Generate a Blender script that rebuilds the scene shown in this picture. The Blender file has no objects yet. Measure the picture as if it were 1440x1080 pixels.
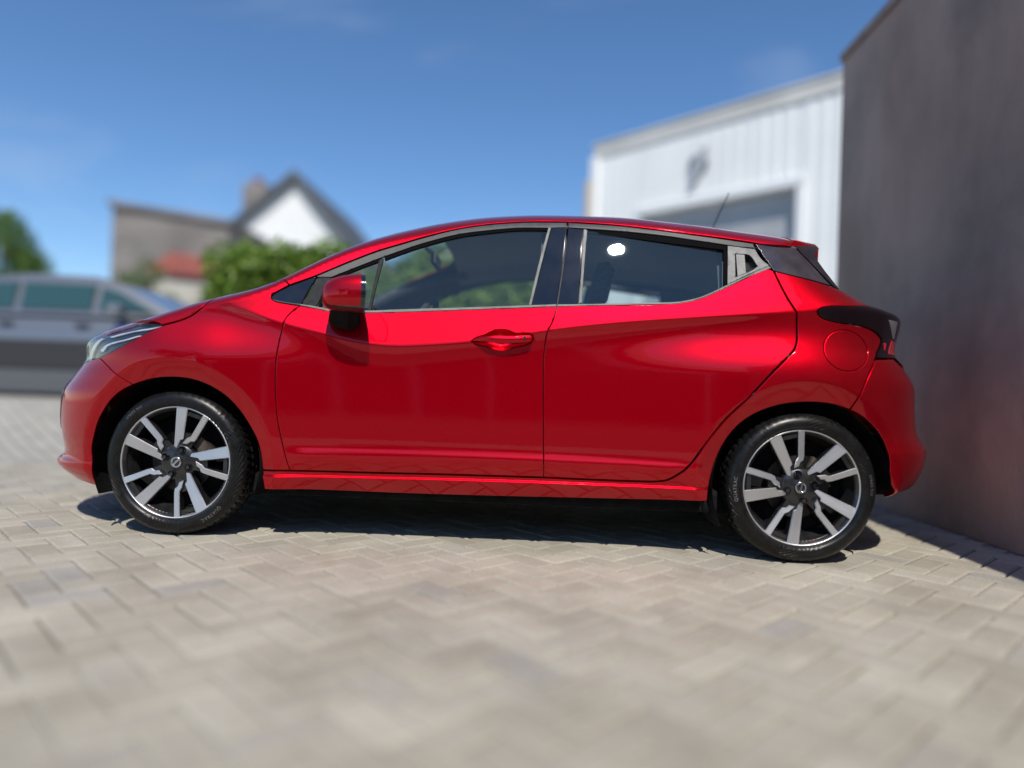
import bpy, bmesh, math, random
import numpy as np
from mathutils import Vector, Matrix
from mathutils.geometry import delaunay_2d_cdt

# ------------------------------------------------------------------ camera, sky, sun, exposure
SC = bpy.context.scene
COL = SC.collection
CAM_LOC = (0.2184, -2.8273, 0.6500)
CAM_AXES = ((0.998558, 0.039864, 0.035958), (-0.035659, -0.008177, 0.999331), (-0.040131, 0.999172, 0.006744))
cam_d = bpy.data.cameras.new('camera')
cam_d.sensor_width = 36.0; cam_d.lens = 25.0
cam_d.clip_start = .05; cam_d.clip_end = 3000
cam_d.dof.use_dof = True; cam_d.dof.focus_distance = 2.95
cam_d.dof.aperture_fstop = 25.0/1000/.070
cam = bpy.data.objects.new('camera', cam_d); COL.objects.link(cam)
_r, _u, _f = [Vector(a) for a in CAM_AXES]
cam.matrix_world = Matrix(((_r.x, _u.x, -_f.x, CAM_LOC[0]), (_r.y, _u.y, -_f.y, CAM_LOC[1]), (_r.z, _u.z, -_f.z, CAM_LOC[2]), (0, 0, 0, 1)))
SC.camera = cam
SUN_EL, SUN_AZ = 52.0, 7.0          # degrees; azimuth to the right of straight behind the camera
world = bpy.data.worlds.new('World'); SC.world = world
world.use_nodes = True
wn = world.node_tree; wn.nodes.clear()
w_out = wn.nodes.new('ShaderNodeOutputWorld'); w_bg = wn.nodes.new('ShaderNodeBackground'); w_sky = wn.nodes.new('ShaderNodeTexSky')
w_sky.sky_type = 'NISHITA'; w_sky.sun_disc = False
w_sky.sun_elevation = math.radians(SUN_EL); w_sky.sun_rotation = math.radians(180 - SUN_AZ)
w_sky.air_density = 1.1; w_sky.dust_density = .05; w_sky.ozone_density = 6.0; w_sky.altitude = 1200
w_bg.inputs['Strength'].default_value = .14
w_hs = wn.nodes.new('ShaderNodeHueSaturation'); w_hs.inputs['Saturation'].default_value = 1.08; wn.links.new(w_sky.outputs[0], w_hs.inputs['Color']); 
w_tc = wn.nodes.new('ShaderNodeTexCoord'); w_mp = wn.nodes.new('ShaderNodeMapping'); w_mp.inputs['Scale'].default_value = (1.0, 2.2, 3.2); w_mp.inputs['Rotation'].default_value = (.2, .35, .5)
w_no = wn.nodes.new('ShaderNodeTexNoise'); w_no.inputs['Scale'].default_value = 2.1; w_no.inputs['Detail'].default_value = 6; w_no.inputs['Roughness'].default_value = .58; w_no.inputs['Distortion'].default_value = .6
w_rp = wn.nodes.new('ShaderNodeMapRange'); w_rp.inputs['From Min'].default_value = .50; w_rp.inputs['From Max'].default_value = .78; w_rp.inputs['To Max'].default_value = .20
w_mx = wn.nodes.new('ShaderNodeMix'); w_mx.data_type = 'RGBA'; w_mx.inputs[7].default_value = (5.2, 5.8, 6.6, 1)
wn.links.new(w_tc.outputs['Generated'], w_mp.inputs[0]); wn.links.new(w_mp.outputs[0], w_no.inputs['Vector']); wn.links.new(w_no.outputs['Fac'], w_rp.inputs[0]); wn.links.new(w_rp.outputs[0], w_mx.inputs[0])
wn.links.new(w_hs.outputs[0], w_mx.inputs[6]); wn.links.new(w_mx.outputs[2], w_bg.inputs['Color']); wn.links.new(w_bg.outputs[0], w_out.inputs['Surface'])
sun_d = bpy.data.lights.new('sun', 'SUN'); sun_d.energy = 4.6; sun_d.angle = math.radians(.53); sun_d.color = (1, .945, .85)
sun = bpy.data.objects.new('sun', sun_d); COL.objects.link(sun)
_e, _a = math.radians(SUN_EL), math.radians(SUN_AZ)
SUN_DIR = Vector((math.sin(_a)*math.cos(_e), -math.cos(_a)*math.cos(_e), math.sin(_e)))
sun.rotation_euler = (-SUN_DIR).to_track_quat('-Z', 'Y').to_euler(); sun.location = (3, -12, 16)
SC.view_settings.view_transform = 'Standard'; SC.view_settings.look = 'None'
SC.view_settings.exposure = 0.0; SC.view_settings.gamma = 1.0; SC.view_settings.use_curve_mapping = False
SC.cycles.max_bounces = 12; SC.cycles.transparent_max_bounces = 24; SC.cycles.glossy_bounces = 5
SC.cycles.sample_clamp_indirect = 6.0
SC.cycles.use_denoising = True
rng = random.Random(11); nrg = np.random.default_rng(7)

# ------------------------------------------------------------------ materials
def mat(name, col=(.5,.5,.5), rough=.5, metal=0., coat=0., spec=.5, **k):
    m = bpy.data.materials.new(name); m.use_nodes = True
    b = m.node_tree.nodes['Principled BSDF']
    b.inputs['Base Color'].default_value = (*col, 1); b.inputs['Roughness'].default_value = rough
    b.inputs['Metallic'].default_value = metal; b.inputs['Coat Weight'].default_value = coat
    b.inputs['Coat Roughness'].default_value = k.get('coat_rough', .02)
    b.inputs['Specular IOR Level'].default_value = spec
    return m
def nd(m, t, **k):
    n = m.node_tree.nodes.new(t)
    for a, v in k.items():
        if a.startswith('i_'): n.inputs[a[2:].replace('_', ' ')].default_value = v
        else: setattr(n, a, v)
    return n
def lk(m, a, b): m.node_tree.links.new(a, b)
def bsdf(m): return m.node_tree.nodes['Principled BSDF']
def ramp(m, stops):
    n = nd(m, 'ShaderNodeValToRGB'); e = n.color_ramp.elements
    while len(e) < len(stops): e.new(.5)
    for q, (p, c) in zip(e, stops): q.position = p; q.color = (*c, 1)
    return n
def noisy(m, c1, c2, scale, detail=4, bump=0., bscale=None, coord='Object', rough=None, stretch=None, lo=.35, hi=.65):
    tc = nd(m, 'ShaderNodeTexCoord'); src = tc.outputs[coord]
    if stretch:
        mp = nd(m, 'ShaderNodeMapping'); mp.inputs['Scale'].default_value = stretch; lk(m, src, mp.inputs[0]); src = mp.outputs[0]
    n = nd(m, 'ShaderNodeTexNoise', i_Scale=scale, i_Detail=detail); lk(m, src, n.inputs['Vector'])
    r = ramp(m, [(lo, c1), (hi, c2)]); lk(m, n.outputs['Fac'], r.inputs[0]); lk(m, r.outputs[0], bsdf(m).inputs['Base Color'])
    if rough:
        rr = nd(m, 'ShaderNodeMapRange', i_To_Min=rough[0], i_To_Max=rough[1]); lk(m, n.outputs['Fac'], rr.inputs[0]); lk(m, rr.outputs[0], bsdf(m).inputs['Roughness'])
    if bump:
        n2 = nd(m, 'ShaderNodeTexNoise', i_Scale=bscale or scale*4, i_Detail=5); lk(m, src, n2.inputs['Vector'])
        b = nd(m, 'ShaderNodeBump', i_Strength=bump, i_Distance=.01); lk(m, n2.outputs['Fac'], b.inputs['Height']); lk(m, b.outputs[0], bsdf(m).inputs['Normal'])
    return r
def paint_material(name, c1, c2):
    m = mat(name, c1, .40, .83, 1.0, .2); bsdf(m).inputs['Coat IOR'].default_value = 1.42; bsdf(m).inputs['Specular Tint'].default_value = (1, .04, .06, 1)
    tc = nd(m, 'ShaderNodeTexCoord')
    vo = nd(m, 'ShaderNodeTexVoronoi', i_Scale=900); lk(m, tc.outputs['Object'], vo.inputs['Vector'])
    r = ramp(m, [(.0, c1), (1, c2)]); sep = nd(m, 'ShaderNodeSeparateColor'); lk(m, vo.outputs['Color'], sep.inputs[0]); lk(m, sep.outputs[0], r.inputs[0])
    lk(m, r.outputs[0], bsdf(m).inputs['Base Color'])
    no = nd(m, 'ShaderNodeTexNoise', i_Scale=55, i_Detail=2); lk(m, tc.outputs['Object'], no.inputs['Vector'])
    n5 = nd(m, 'ShaderNodeTexNoise', i_Scale=7, i_Detail=8, i_Roughness=.7); lk(m, tc.outputs['Object'], n5.inputs['Vector']); r5 = nd(m, 'ShaderNodeMapRange'); r5.inputs['From Min'].default_value = .4; r5.inputs['From Max'].default_value = .75; r5.inputs['To Min'].default_value = .008; r5.inputs['To Max'].default_value = .06; lk(m, n5.outputs['Fac'], r5.inputs[0]); lk(m, r5.outputs[0], bsdf(m).inputs['Coat Roughness'])
    bp = nd(m, 'ShaderNodeBump', i_Strength=.010, i_Distance=.01); lk(m, no.outputs['Fac'], bp.inputs['Height']); lk(m, bp.outputs[0], bsdf(m).inputs['Coat Normal'])
    return m
RED = paint_material('red metallic paint', (.44,.0002,.006), (.58,.0004,.013))
def glass_material(name, tint, film=.003, film_rough=.03, f0=.085, veil=.010, refl=(.80,1,.96)):
    m = bpy.data.materials.new(name); m.use_nodes = True; t = m.node_tree; t.nodes.clear()
    out = t.nodes.new('ShaderNodeOutputMaterial'); tr = t.nodes.new('ShaderNodeBsdfTransparent'); tr.inputs[0].default_value = (*tint, 1)
    gl = t.nodes.new('ShaderNodeBsdfGlossy'); gl.inputs['Roughness'].default_value = .0045; gl.inputs[0].default_value = (*refl,1)
    g2 = t.nodes.new('ShaderNodeBsdfGlossy'); g2.inputs['Roughness'].default_value = film_rough; g2.inputs[0].default_value = (.9,.95,1,1)
    lw = t.nodes.new('ShaderNodeLayerWeight'); pw = t.nodes.new('ShaderNodeMath'); pw.operation = 'POWER'; pw.inputs[1].default_value = 5.0
    fr = t.nodes.new('ShaderNodeMath'); fr.operation = 'MULTIPLY_ADD'; fr.inputs[1].default_value = 1-f0; fr.inputs[2].default_value = f0
    t.links.new(lw.outputs['Facing'], pw.inputs[0]); t.links.new(pw.outputs[0], fr.inputs[0])
    mx = t.nodes.new('ShaderNodeMixShader'); m2 = t.nodes.new('ShaderNodeMixShader'); m2.inputs[0].default_value = film
    df = t.nodes.new('ShaderNodeBsdfDiffuse'); df.inputs[0].default_value = (.72,.80,.84,1); m3 = t.nodes.new('ShaderNodeMixShader'); m3.inputs[0].default_value = veil  # even pale diffuse share laid over the glass to imitate a hazy veil
    t.links.new(gl.outputs[0], m2.inputs[1]); t.links.new(g2.outputs[0], m2.inputs[2])
    t.links.new(fr.outputs[0], mx.inputs[0]); t.links.new(tr.outputs[0], mx.inputs[1]); t.links.new(m2.outputs[0], mx.inputs[2]); t.links.new(mx.outputs[0], m3.inputs[1]); t.links.new(df.outputs[0], m3.inputs[2]); t.links.new(m3.outputs[0], out.inputs[0])
    return m
GLASS = glass_material('side glass', (.95,.985,.97))
GLASS_R = glass_material('rear side glass', (.84,.93,.92), .003, .03, .095)
LENS = glass_material('headlight lens', (.95,.97,1.0), .02, .05, .06, .004, (1,1,1))
BLACK_GLOSS = mat('gloss black panel', (.012,.012,.016), .12, 0, 1.0)
noisy(BLACK_GLOSS, (.006,.006,.009), (.012,.012,.015), 14, rough=(.05,.09))
CORNER = mat('corner gloss panel', (.03,.024,.03), .16, 0, .6)
noisy(CORNER, (.022,.018,.024), (.055,.046,.056), 9, 6, rough=(.12,.30))
SAIL = mat('grained black plastic', (.035,.037,.04), .68, spec=.2); noisy(SAIL, (.016,.017,.019), (.028,.03,.032), 60, 4, .12, 400)
TRIM = mat('satin grey trim', (.07,.072,.075), .5, 0, spec=.35); noisy(TRIM, (.048,.05,.052), (.07,.072,.075), 25, 3, rough=(.46,.58))
PLASTIC = mat('weathered grey plastic', (.15,.15,.15), .5); noisy(PLASTIC, (.11,.11,.11), (.22,.22,.215), 34, 5, .15, 300, rough=(.4,.6))
SEAL = mat('black rubber seal', (.004,.004,.0045), .9, spec=.08)
CHROME = mat('bright chrome', (.60,.60,.60), .16, 1.0)
BRIGHT = mat('satin brightwork', (.24,.24,.235), .5, 0, spec=.3); noisy(BRIGHT, (.15,.15,.147), (.21,.21,.205), 20)
BLACK = mat('matt black', (.006,.006,.007), .85, spec=.15)
noisy(BLACK, (.005,.005,.006), (.011,.011,.012), 20)
TRIM_IN = mat('cabin trim', (.045,.05,.055), .7); noisy(TRIM_IN, (.035,.04,.044), (.06,.064,.07), 40, 3, .1, 300)
LINER = mat('headliner fabric', (.5,.5,.49), .9); noisy(LINER, (.46,.47,.46), (.53,.53,.52), 60, 4, .2, 500)
SEATM = mat('seat fabric', (.03,.03,.034), .9); noisy(SEATM, (.022,.022,.026), (.045,.045,.05), 80, 3, .3, 500)
TYRE = mat('tyre rubber', (.006,.006,.006), .36, spec=.34)
noisy(TYRE, (.005,.005,.0055), (.009,.009,.009), 30, 5, rough=(.26,.44))
def tyre_relief(m):
    def M(op, a, b=None, c=None):
        n = nd(m, 'ShaderNodeMath', operation=op)
        for i, v in enumerate((a, b, c)):
            if v is None: continue
            if isinstance(v, (int, float)): n.inputs[i].default_value = v
            else: lk(m, v, n.inputs[i])
        return n.outputs[0]
    tc = nd(m, 'ShaderNodeTexCoord'); sx = nd(m, 'ShaderNodeSeparateXYZ'); lk(m, tc.outputs['Object'], sx.inputs[0])
    r = M('SQRT', M('ADD', M('MULTIPLY', sx.outputs[0], sx.outputs[0]), M('MULTIPLY', sx.outputs[2], sx.outputs[2]))); a = M('ARCTAN2', sx.outputs[2], sx.outputs[0])
    band = M('MULTIPLY', M('GREATER_THAN', r, .240), M('LESS_THAN', r, .284))
    sec = M('GREATER_THAN', M('SINE', M('MULTIPLY', a, 2.0)), .1); sgn = M('SIGN', M('SINE', M('MULTIPLY_ADD', a, 4.0, 1.3)))
    st = M('SINE', M('ADD', M('MULTIPLY', a, 64.0), M('MULTIPLY', M('MULTIPLY', r, 520.0), sgn)))
    h = M('MULTIPLY', M('MULTIPLY', M('SMOOTH_MIN', M('MAXIMUM', st, 0.0), .6, .2), sec), band)
    ring = M('ADD', M('LESS_THAN', M('ABSOLUTE', M('SUBTRACT', r, .2385)), .0011), M('LESS_THAN', M('ABSOLUTE', M('SUBTRACT', r, .2855)), .0011))
    h = M('ADD', h, ring)
    b = nd(m, 'ShaderNodeBump', i_Strength=1.0, i_Distance=.0035); lk(m, h, b.inputs['Height']); lk(m, b.outputs[0], bsdf(m).inputs['Normal'])
tyre_relief(TYRE)
TYRE_TXT = mat('worn rubber lettering', (.16,.16,.16), .5)
ALU = mat('machined aluminium', (.56,.57,.59), .26, 1.0)
noisy(ALU, (.70,.71,.74), (.78,.79,.82), 8, 2, rough=(.40,.46))
WHEEL_DARK = mat('dark wheel enamel', (.045,.047,.052), .28, .4, .6); noisy(WHEEL_DARK, (.016,.017,.020), (.032,.031,.031), 34, 5, rough=(.2,.5))
DISC = mat('brake disc steel', (.08,.08,.08), .4, 1.0); noisy(DISC, (.025,.025,.025), (.05,.05,.048), 30, 4)
RUST = mat('caliper iron', (.05,.04,.035), .7); noisy(RUST, (.025,.02,.018), (.08,.06,.045), 40)
LAMP_BLACK = mat('smoked lamp lens', (.006,.002,.003), .07, 0, .35, .3)
LAMP_RED = mat('red reflector', (.42,.012,.02), .12, 0, 1.0)
LAMP_CLEAR = mat('clear lamp cell', (.32,.32,.34), .18, .6, 1.0)
LAMP_DARK = mat('headlight housing', (.022,.024,.03), .3, .2, .3)
LAMP_GUIDE = mat('clear light guide', (.62,.65,.70), .3, .3, .5)
MIRROR = mat('mirror glass', (.8,.82,.84), .02, 1.0)

# ------------------------------------------------------------------ mesh helpers
def meshobj(name, verts, faces, material, parent=None, smooth=False, normals=None):
    me = bpy.data.meshes.new(name)
    me.from_pydata([tuple(map(float, v)) for v in verts], [], [tuple(int(i) for i in f) for f in faces])
    me.update()
    if isinstance(material, (list, tuple)):
        for m in material: me.materials.append(m)
    else: me.materials.append(material)
    if smooth or normals is not None:
        me.polygons.foreach_set('use_smooth', [True]*len(me.polygons))
    if normals is not None:
        me.normals_split_custom_set_from_vertices([tuple(map(float, n)) for n in normals])
    o = bpy.data.objects.new(name, me); COL.objects.link(o)
    if parent: o.parent = parent
    return o
def empty(name, loc=(0,0,0), rz=0, parent=None):
    o = bpy.data.objects.new(name, None); COL.objects.link(o); o.location = loc; o.rotation_euler = (0,0,rz)
    o.empty_display_size = .1
    if parent: o.parent = parent
    return o
def tag(o, label, cat=None, group=None, kind=None):
    if label: o['label'] = label
    if cat: o['category'] = cat
    if group: o['group'] = group
    if kind: o['kind'] = kind
    return o
def bmobj(name, bm, material, parent=None, smooth=False, bevel=0, seg=2):
    if bevel:
        bmesh.ops.bevel(bm, geom=[e for e in bm.edges if e.is_manifold and e.calc_face_angle(0) > .5], offset=bevel, segments=seg, affect='EDGES', profile=.6)
    bmesh.ops.recalc_face_normals(bm, faces=bm.faces)
    me = bpy.data.meshes.new(name); bm.to_mesh(me); bm.free()
    if isinstance(material, (list, tuple)):
        for m in material: me.materials.append(m)
    else: me.materials.append(material)
    if smooth:
        me.polygons.foreach_set('use_smooth', [True]*len(me.polygons))
        me.set_sharp_from_angle(angle=math.radians(38))
    o = bpy.data.objects.new(name, me); COL.objects.link(o)
    if parent: o.parent = parent
    return o
def add_box(bm, c, s, rot=None):
    M = Matrix.Translation(c) @ (rot or Matrix.Identity(4)) @ Matrix.Diagonal((*s, 1))
    return bmesh.ops.create_cube(bm, size=1, matrix=M)
def add_prism(bm, pts, a0, a1, axis='y'):
    # extrude an outline between two values of one axis
    def P(p, a):
        return (p[0], a, p[1]) if axis == 'y' else (a, p[0], p[1]) if axis == 'x' else (p[0], p[1], a)
    v0 = [bm.verts.new(P(p, a0)) for p in pts]; v1 = [bm.verts.new(P(p, a1)) for p in pts]
    n = len(pts)
    bm.faces.new(v0); bm.faces.new(v1[::-1])
    for i in range(n): bm.faces.new((v0[i], v1[i], v1[(i+1) % n], v0[(i+1) % n]))
def tube(bm, pts, rad, n=10, cap=True):
    pts = [Vector(p) for p in pts]; rings = []
    for i, p in enumerate(pts):
        d = (pts[min(i+1, len(pts)-1)] - pts[max(i-1, 0)]).normalized()
        s = d.cross(Vector((0,0,1))); s = s.normalized() if s.length > 1e-4 else Vector((1,0,0)); t = s.cross(d)
        r = rad[i] if isinstance(rad, (list, tuple)) else rad
        rings.append([bm.verts.new(p + (s*math.cos(a) + t*math.sin(a))*r) for a in [2*math.pi*k/n for k in range(n)]])
    for A, B in zip(rings[:-1], rings[1:]):
        for k in range(n): bm.faces.new((A[k], A[(k+1) % n], B[(k+1) % n], B[k]))
    if cap: bm.faces.new(rings[0][::-1]); bm.faces.new(rings[-1])
def lathe(profile, n=96, axis='y'):
    # profile of (along axis, radius); returns verts, faces
    V, Fc = [], []; m = len(profile)
    for k in range(n):
        a = 2*math.pi*k/n
        for (y, r) in profile: V.append((r*math.cos(a), y, r*math.sin(a)))
    for k in range(n):
        for i in range(m-1):
            Fc.append((k*m+i, k*m+i+1, ((k+1) % n)*m+i+1, ((k+1) % n)*m+i))
    return V, Fc
def copy_tree(o, parent=None):
    c = o.copy(); COL.objects.link(c); c.parent = parent
    for ch in list(o.children): copy_tree(ch, c)
    return c

# ------------------------------------------------------------------ shape of the car body: depth from the near side as a function of length and height
W = .87                      # half width of the hatchback
def pch(x, xs, ys):
    xs = np.asarray(xs, float); ys = np.asarray(ys, float)
    h = np.diff(xs); d = np.diff(ys) / h
    m = np.zeros(len(xs)); m[0] = d[0]; m[-1] = d[-1]
    for i in range(1, len(xs) - 1):
        if d[i-1] * d[i] > 0:
            w1 = 2*h[i] + h[i-1]; w2 = h[i] + 2*h[i-1]
            m[i] = (w1 + w2) / (w1/d[i-1] + w2/d[i])
    x = np.clip(x, xs[0], xs[-1])
    k = np.clip(np.searchsorted(xs, x) - 1, 0, len(xs) - 2)
    t = (x - xs[k]) / h[k]
    return ((1+2*t)*(1-t)**2*ys[k] + t*(1-t)**2*h[k]*m[k] + t*t*(3-2*t)*ys[k+1] + t*t*(t-1)*h[k]*m[k+1])
def sp(d, w):
    return w * np.logaddexp(0, d / w)
def ss(t):
    t = np.clip(t, 0, 1); return t*t*t*(t*(6*t-15)+10)
CREASE = [(-1.5,.965),(-1.25,.985),(-1.14,.972),(-1.03,.945),(-.93,.912),(-.84,.886),(-.66,.845),(-.50,.812),(-.38,.803),(-.25,.812),(.04,.846),(.25,.888),(.49,.922),(.85,.958),(1.21,.992),(1.5,1.02),(1.9,1.03)]
XN = [(0,-2.05),(0.17,-2.0308),(0.225,-2.1068),(0.25,-2.1254),(0.3,-2.0719),(0.4,-2.0895),(0.5,-2.0983),(0.56,-2.0908),(0.64,-2.0258),(0.72,-1.9634),(0.9,-1.99),(1.2,-1.97)]
XE = [(0,1.68),(0.2,1.7007),(0.3,1.9574),(0.44,2.006),(0.47,1.9868),(0.53,1.9528),(0.62,1.9428),(0.7,1.9397),(0.8,1.8812),(0.86,1.834),(1.0,1.8625),(1.06,1.6971),(1.15,1.5425),(1.25,1.4746),(1.32,1.4906),(1.45,1.49)]
ZT = [(-2.1,0.6),(-2.0,0.7),(-1.9,0.79),(-1.75,0.8916),(-1.6,0.9225),(-1.4,0.9731),(-1.2,1.0377),(-1.05,1.0774),(-0.95,1.1116),(-0.8,1.2083),(-0.6,1.3196),(-0.4,1.3914),(-0.2,1.4426),(0,1.4718),(0.2,1.4827),(0.5,1.4794),(0.8,1.452),(1.1,1.4163),(1.4,1.3925),(1.9,1.38)]
ZH = [(-2.1,.10),(-1.8,.11),(-1.5,.13),(-1.2,.12),(-1.0,.12),(-.8,.13),(-.6,.13),(-.2,.14),(.3,.15),(1.0,.14),(1.4,.12),(1.9,.12)]
ROCK = [(-1.3,.272),(-.9034,.2785),(-.7865,.2814),(-.4622,.2852),(-.1712,.2908),(.2448,.2949),(.4591,.2952),(.6279,.2967),(1.0,.30)]
HUBS = ((-1.2625, .30), (1.2625, .30))
def _smooth(T, sg, st):
    a, b = [p[0] for p in T], [p[1] for p in T]
    xs = np.arange(a[0], a[-1] + st*.5, st); f = np.arange(a[0]-4*sg, a[-1]+4*sg, st*.2)
    v = pch(f, a, b); v = np.where(f < a[0], b[0]+(f-a[0])*(b[1]-b[0])/(a[1]-a[0]), v); v = np.where(f > a[-1], b[-1]+(f-a[-1])*(b[-1]-b[-2])/(a[-1]-a[-2]), v)
    out = []
    for x in xs:
        w = np.exp(-.5*((f-x)/sg)**2); out.append((float(x), float((w*v).sum()/w.sum())))
    return out
ZT = _smooth(ZT, .05, .05)
CREASE = _smooth(CREASE, .035, .05)
def _t(T): return [a for a, b in T], [b for a, b in T]
def Y(x, z):
    x = np.asarray(x, float); z = np.asarray(z, float)
    zc = pch(x, *_t(CREASE)); d = z - zc
    wc = .0028 + .035*ss((-.98 - x)/.3)
    up = sp(d, wc); dn = sp(-d, wc)
    k1 = .31 - .12*ss((-.75-x)/.4) - .02*ss((x-.9)/.4)
    y = k1*up + (.10 + .55*ss((x-.85)/.6))*up*up
    sc = .009 + .016*np.exp(-((x-.62)/.42)**2) + .004*np.exp(-((x+.5)/.3)**2)
    sc = sc*(1 - .8*ss((-.95-x)/.25))*(1-.6*ss((x-1.0)/.35))
    y = y + sc*(1 - np.exp(-dn/.045))
    lo = sp(.43 - z, .03)
    y = y + .85*lo*lo
    dm = ss((x+.86)/.16)*ss((.93-x)/.2)                       # the ledge pressed into the lower doors
    zl = .388 + .012*np.cos((x-.05)*1.9)
    y = y - .0095*dm*ss((zl + .008 - z)/.05) + dm*.30*sp(.342 + .012*(x) - z, .004)
    zr = pch(x, *_t(ROCK))
    rk = ss((x+1.0)/.08)*ss((.95-x)/.15)
    y = y - .012*rk*ss((zr - .0088 - z)/.0137) + .10*sp(zr-.02-z,.01)
    y = y - .046*np.exp(-(np.abs(x-1.16)/.56)**2.4)*ss((.965 - z)/.25)
    y = y - .052*np.exp(-(np.abs(x+1.19)/.43)**2.4)*ss((.965 - z)/.27)
    for hx, hz in HUBS:
        r = np.hypot(x-hx, z-hz)
        y = y + .47*np.minimum(sp(.420 - r, .0025), .09)*ss((z-.14)/.16)
    sf = np.clip((-1.30 - x)/(-1.30 - pch(z, *_t(XN))), 0, 3)
    sr = np.clip((x - 1.02)/(pch(z, *_t(XE)) - 1.02), 0, 3)
    zt = pch(x, *_t(ZT)); zh = pch(x, *_t(ZH))
    t = np.clip((z - zt + zh)/zh, 0, 3)
    S = sf**2.3 + sr**3.8 + t**2.0
    q = 1/2.2
    A = np.where(S < 1, 1 - np.clip(1-S, 0, 1)**q, 1.0)
    return np.where(S < 1, y + (W - y)*A, W + (S-1)*.5)
def NRM(x, z):
    e = 4e-4
    n = np.stack([(Y(x+e,z)-Y(x-e,z))/(2*e), -np.ones_like(np.asarray(x,float)), (Y(x,z+e)-Y(x,z-e))/(2*e)], -1)
    return n/np.linalg.norm(n, axis=-1, keepdims=True)
def raysolve(fx, fz, fy, r1=1.6):
    # first crossing outward along a ray from the middle plane: fy(r) - Y(fx(r), fz(r)) goes from + to -
    n = 120; lo = None
    rs = np.linspace(0.02, r1, n)
    shape = np.shape(fy(0.02)); lo = np.full(shape, .02); hi = np.full(shape, r1); done = np.zeros(shape, bool)
    for a, b in zip(rs[:-1], rs[1:]):
        g = fy(b) - Y(fx(b), fz(b))
        hit = (~done) & (g <= 0)
        lo = np.where(hit, a, lo); hi = np.where(hit, b, hi); done |= hit
    for _ in range(30):
        m = (lo+hi)/2; g = fy(m) - Y(fx(m), fz(m))
        lo = np.where(g > 0, m, lo); hi = np.where(g > 0, hi, m)
    return (lo+hi)/2
XA, XB = -1.42, 1.25
def dom3(dom, ab):
    a, b = ab[:,0], ab[:,1]
    if dom == 'side':
        return np.stack([a, Y(a,b), b], -1)
    if dom in ('front', 'rear'):
        s, ax = (-1, XA) if dom == 'front' else (1, XB)
        c, sn = np.cos(a/.7), np.sin(a/.7)
        r = raysolve(lambda r: ax + s*r*sn, lambda r: b, lambda r: W - r*c, 1.3)
        return np.stack([ax + s*r*sn, W - r*c, b], -1)
    za = .55 if dom == 'hood' else .85
    c, sn = np.cos(b/.7), np.sin(b/.7)
    r = raysolve(lambda r: a, lambda r: za + r*sn, lambda r: W - r*c, 1.2)
    return np.stack([a, W - r*c, za + r*sn], -1)
def todom(dom, P):
    P = np.asarray(P, float)
    if dom == 'side': return P[:, [0,2]]
    if dom == 'front': return np.stack([.7*np.arctan2(XA-P[:,0], W-P[:,1]), P[:,2]], -1)
    if dom == 'rear': return np.stack([.7*np.arctan2(P[:,0]-XB, W-P[:,1]), P[:,2]], -1)
    za = .55 if dom == 'hood' else .85
    return np.stack([P[:,0], .7*np.arctan2(P[:,2]-za, W-P[:,1])], -1)
def topz(x, y, hi=True):
    # height at which the upper surface reaches depth y
    x = np.asarray(x, float); y = np.asarray(y, float)*np.ones_like(x)
    zt = pch(x, *_t(ZT)); lo = zt - .45; up = zt + .02
    for _ in range(40):
        m = (lo+up)/2; g = Y(x, m) < y
        lo = np.where(g, m, lo); up = np.where(g, up, m)
    return (lo+up)/2

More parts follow.
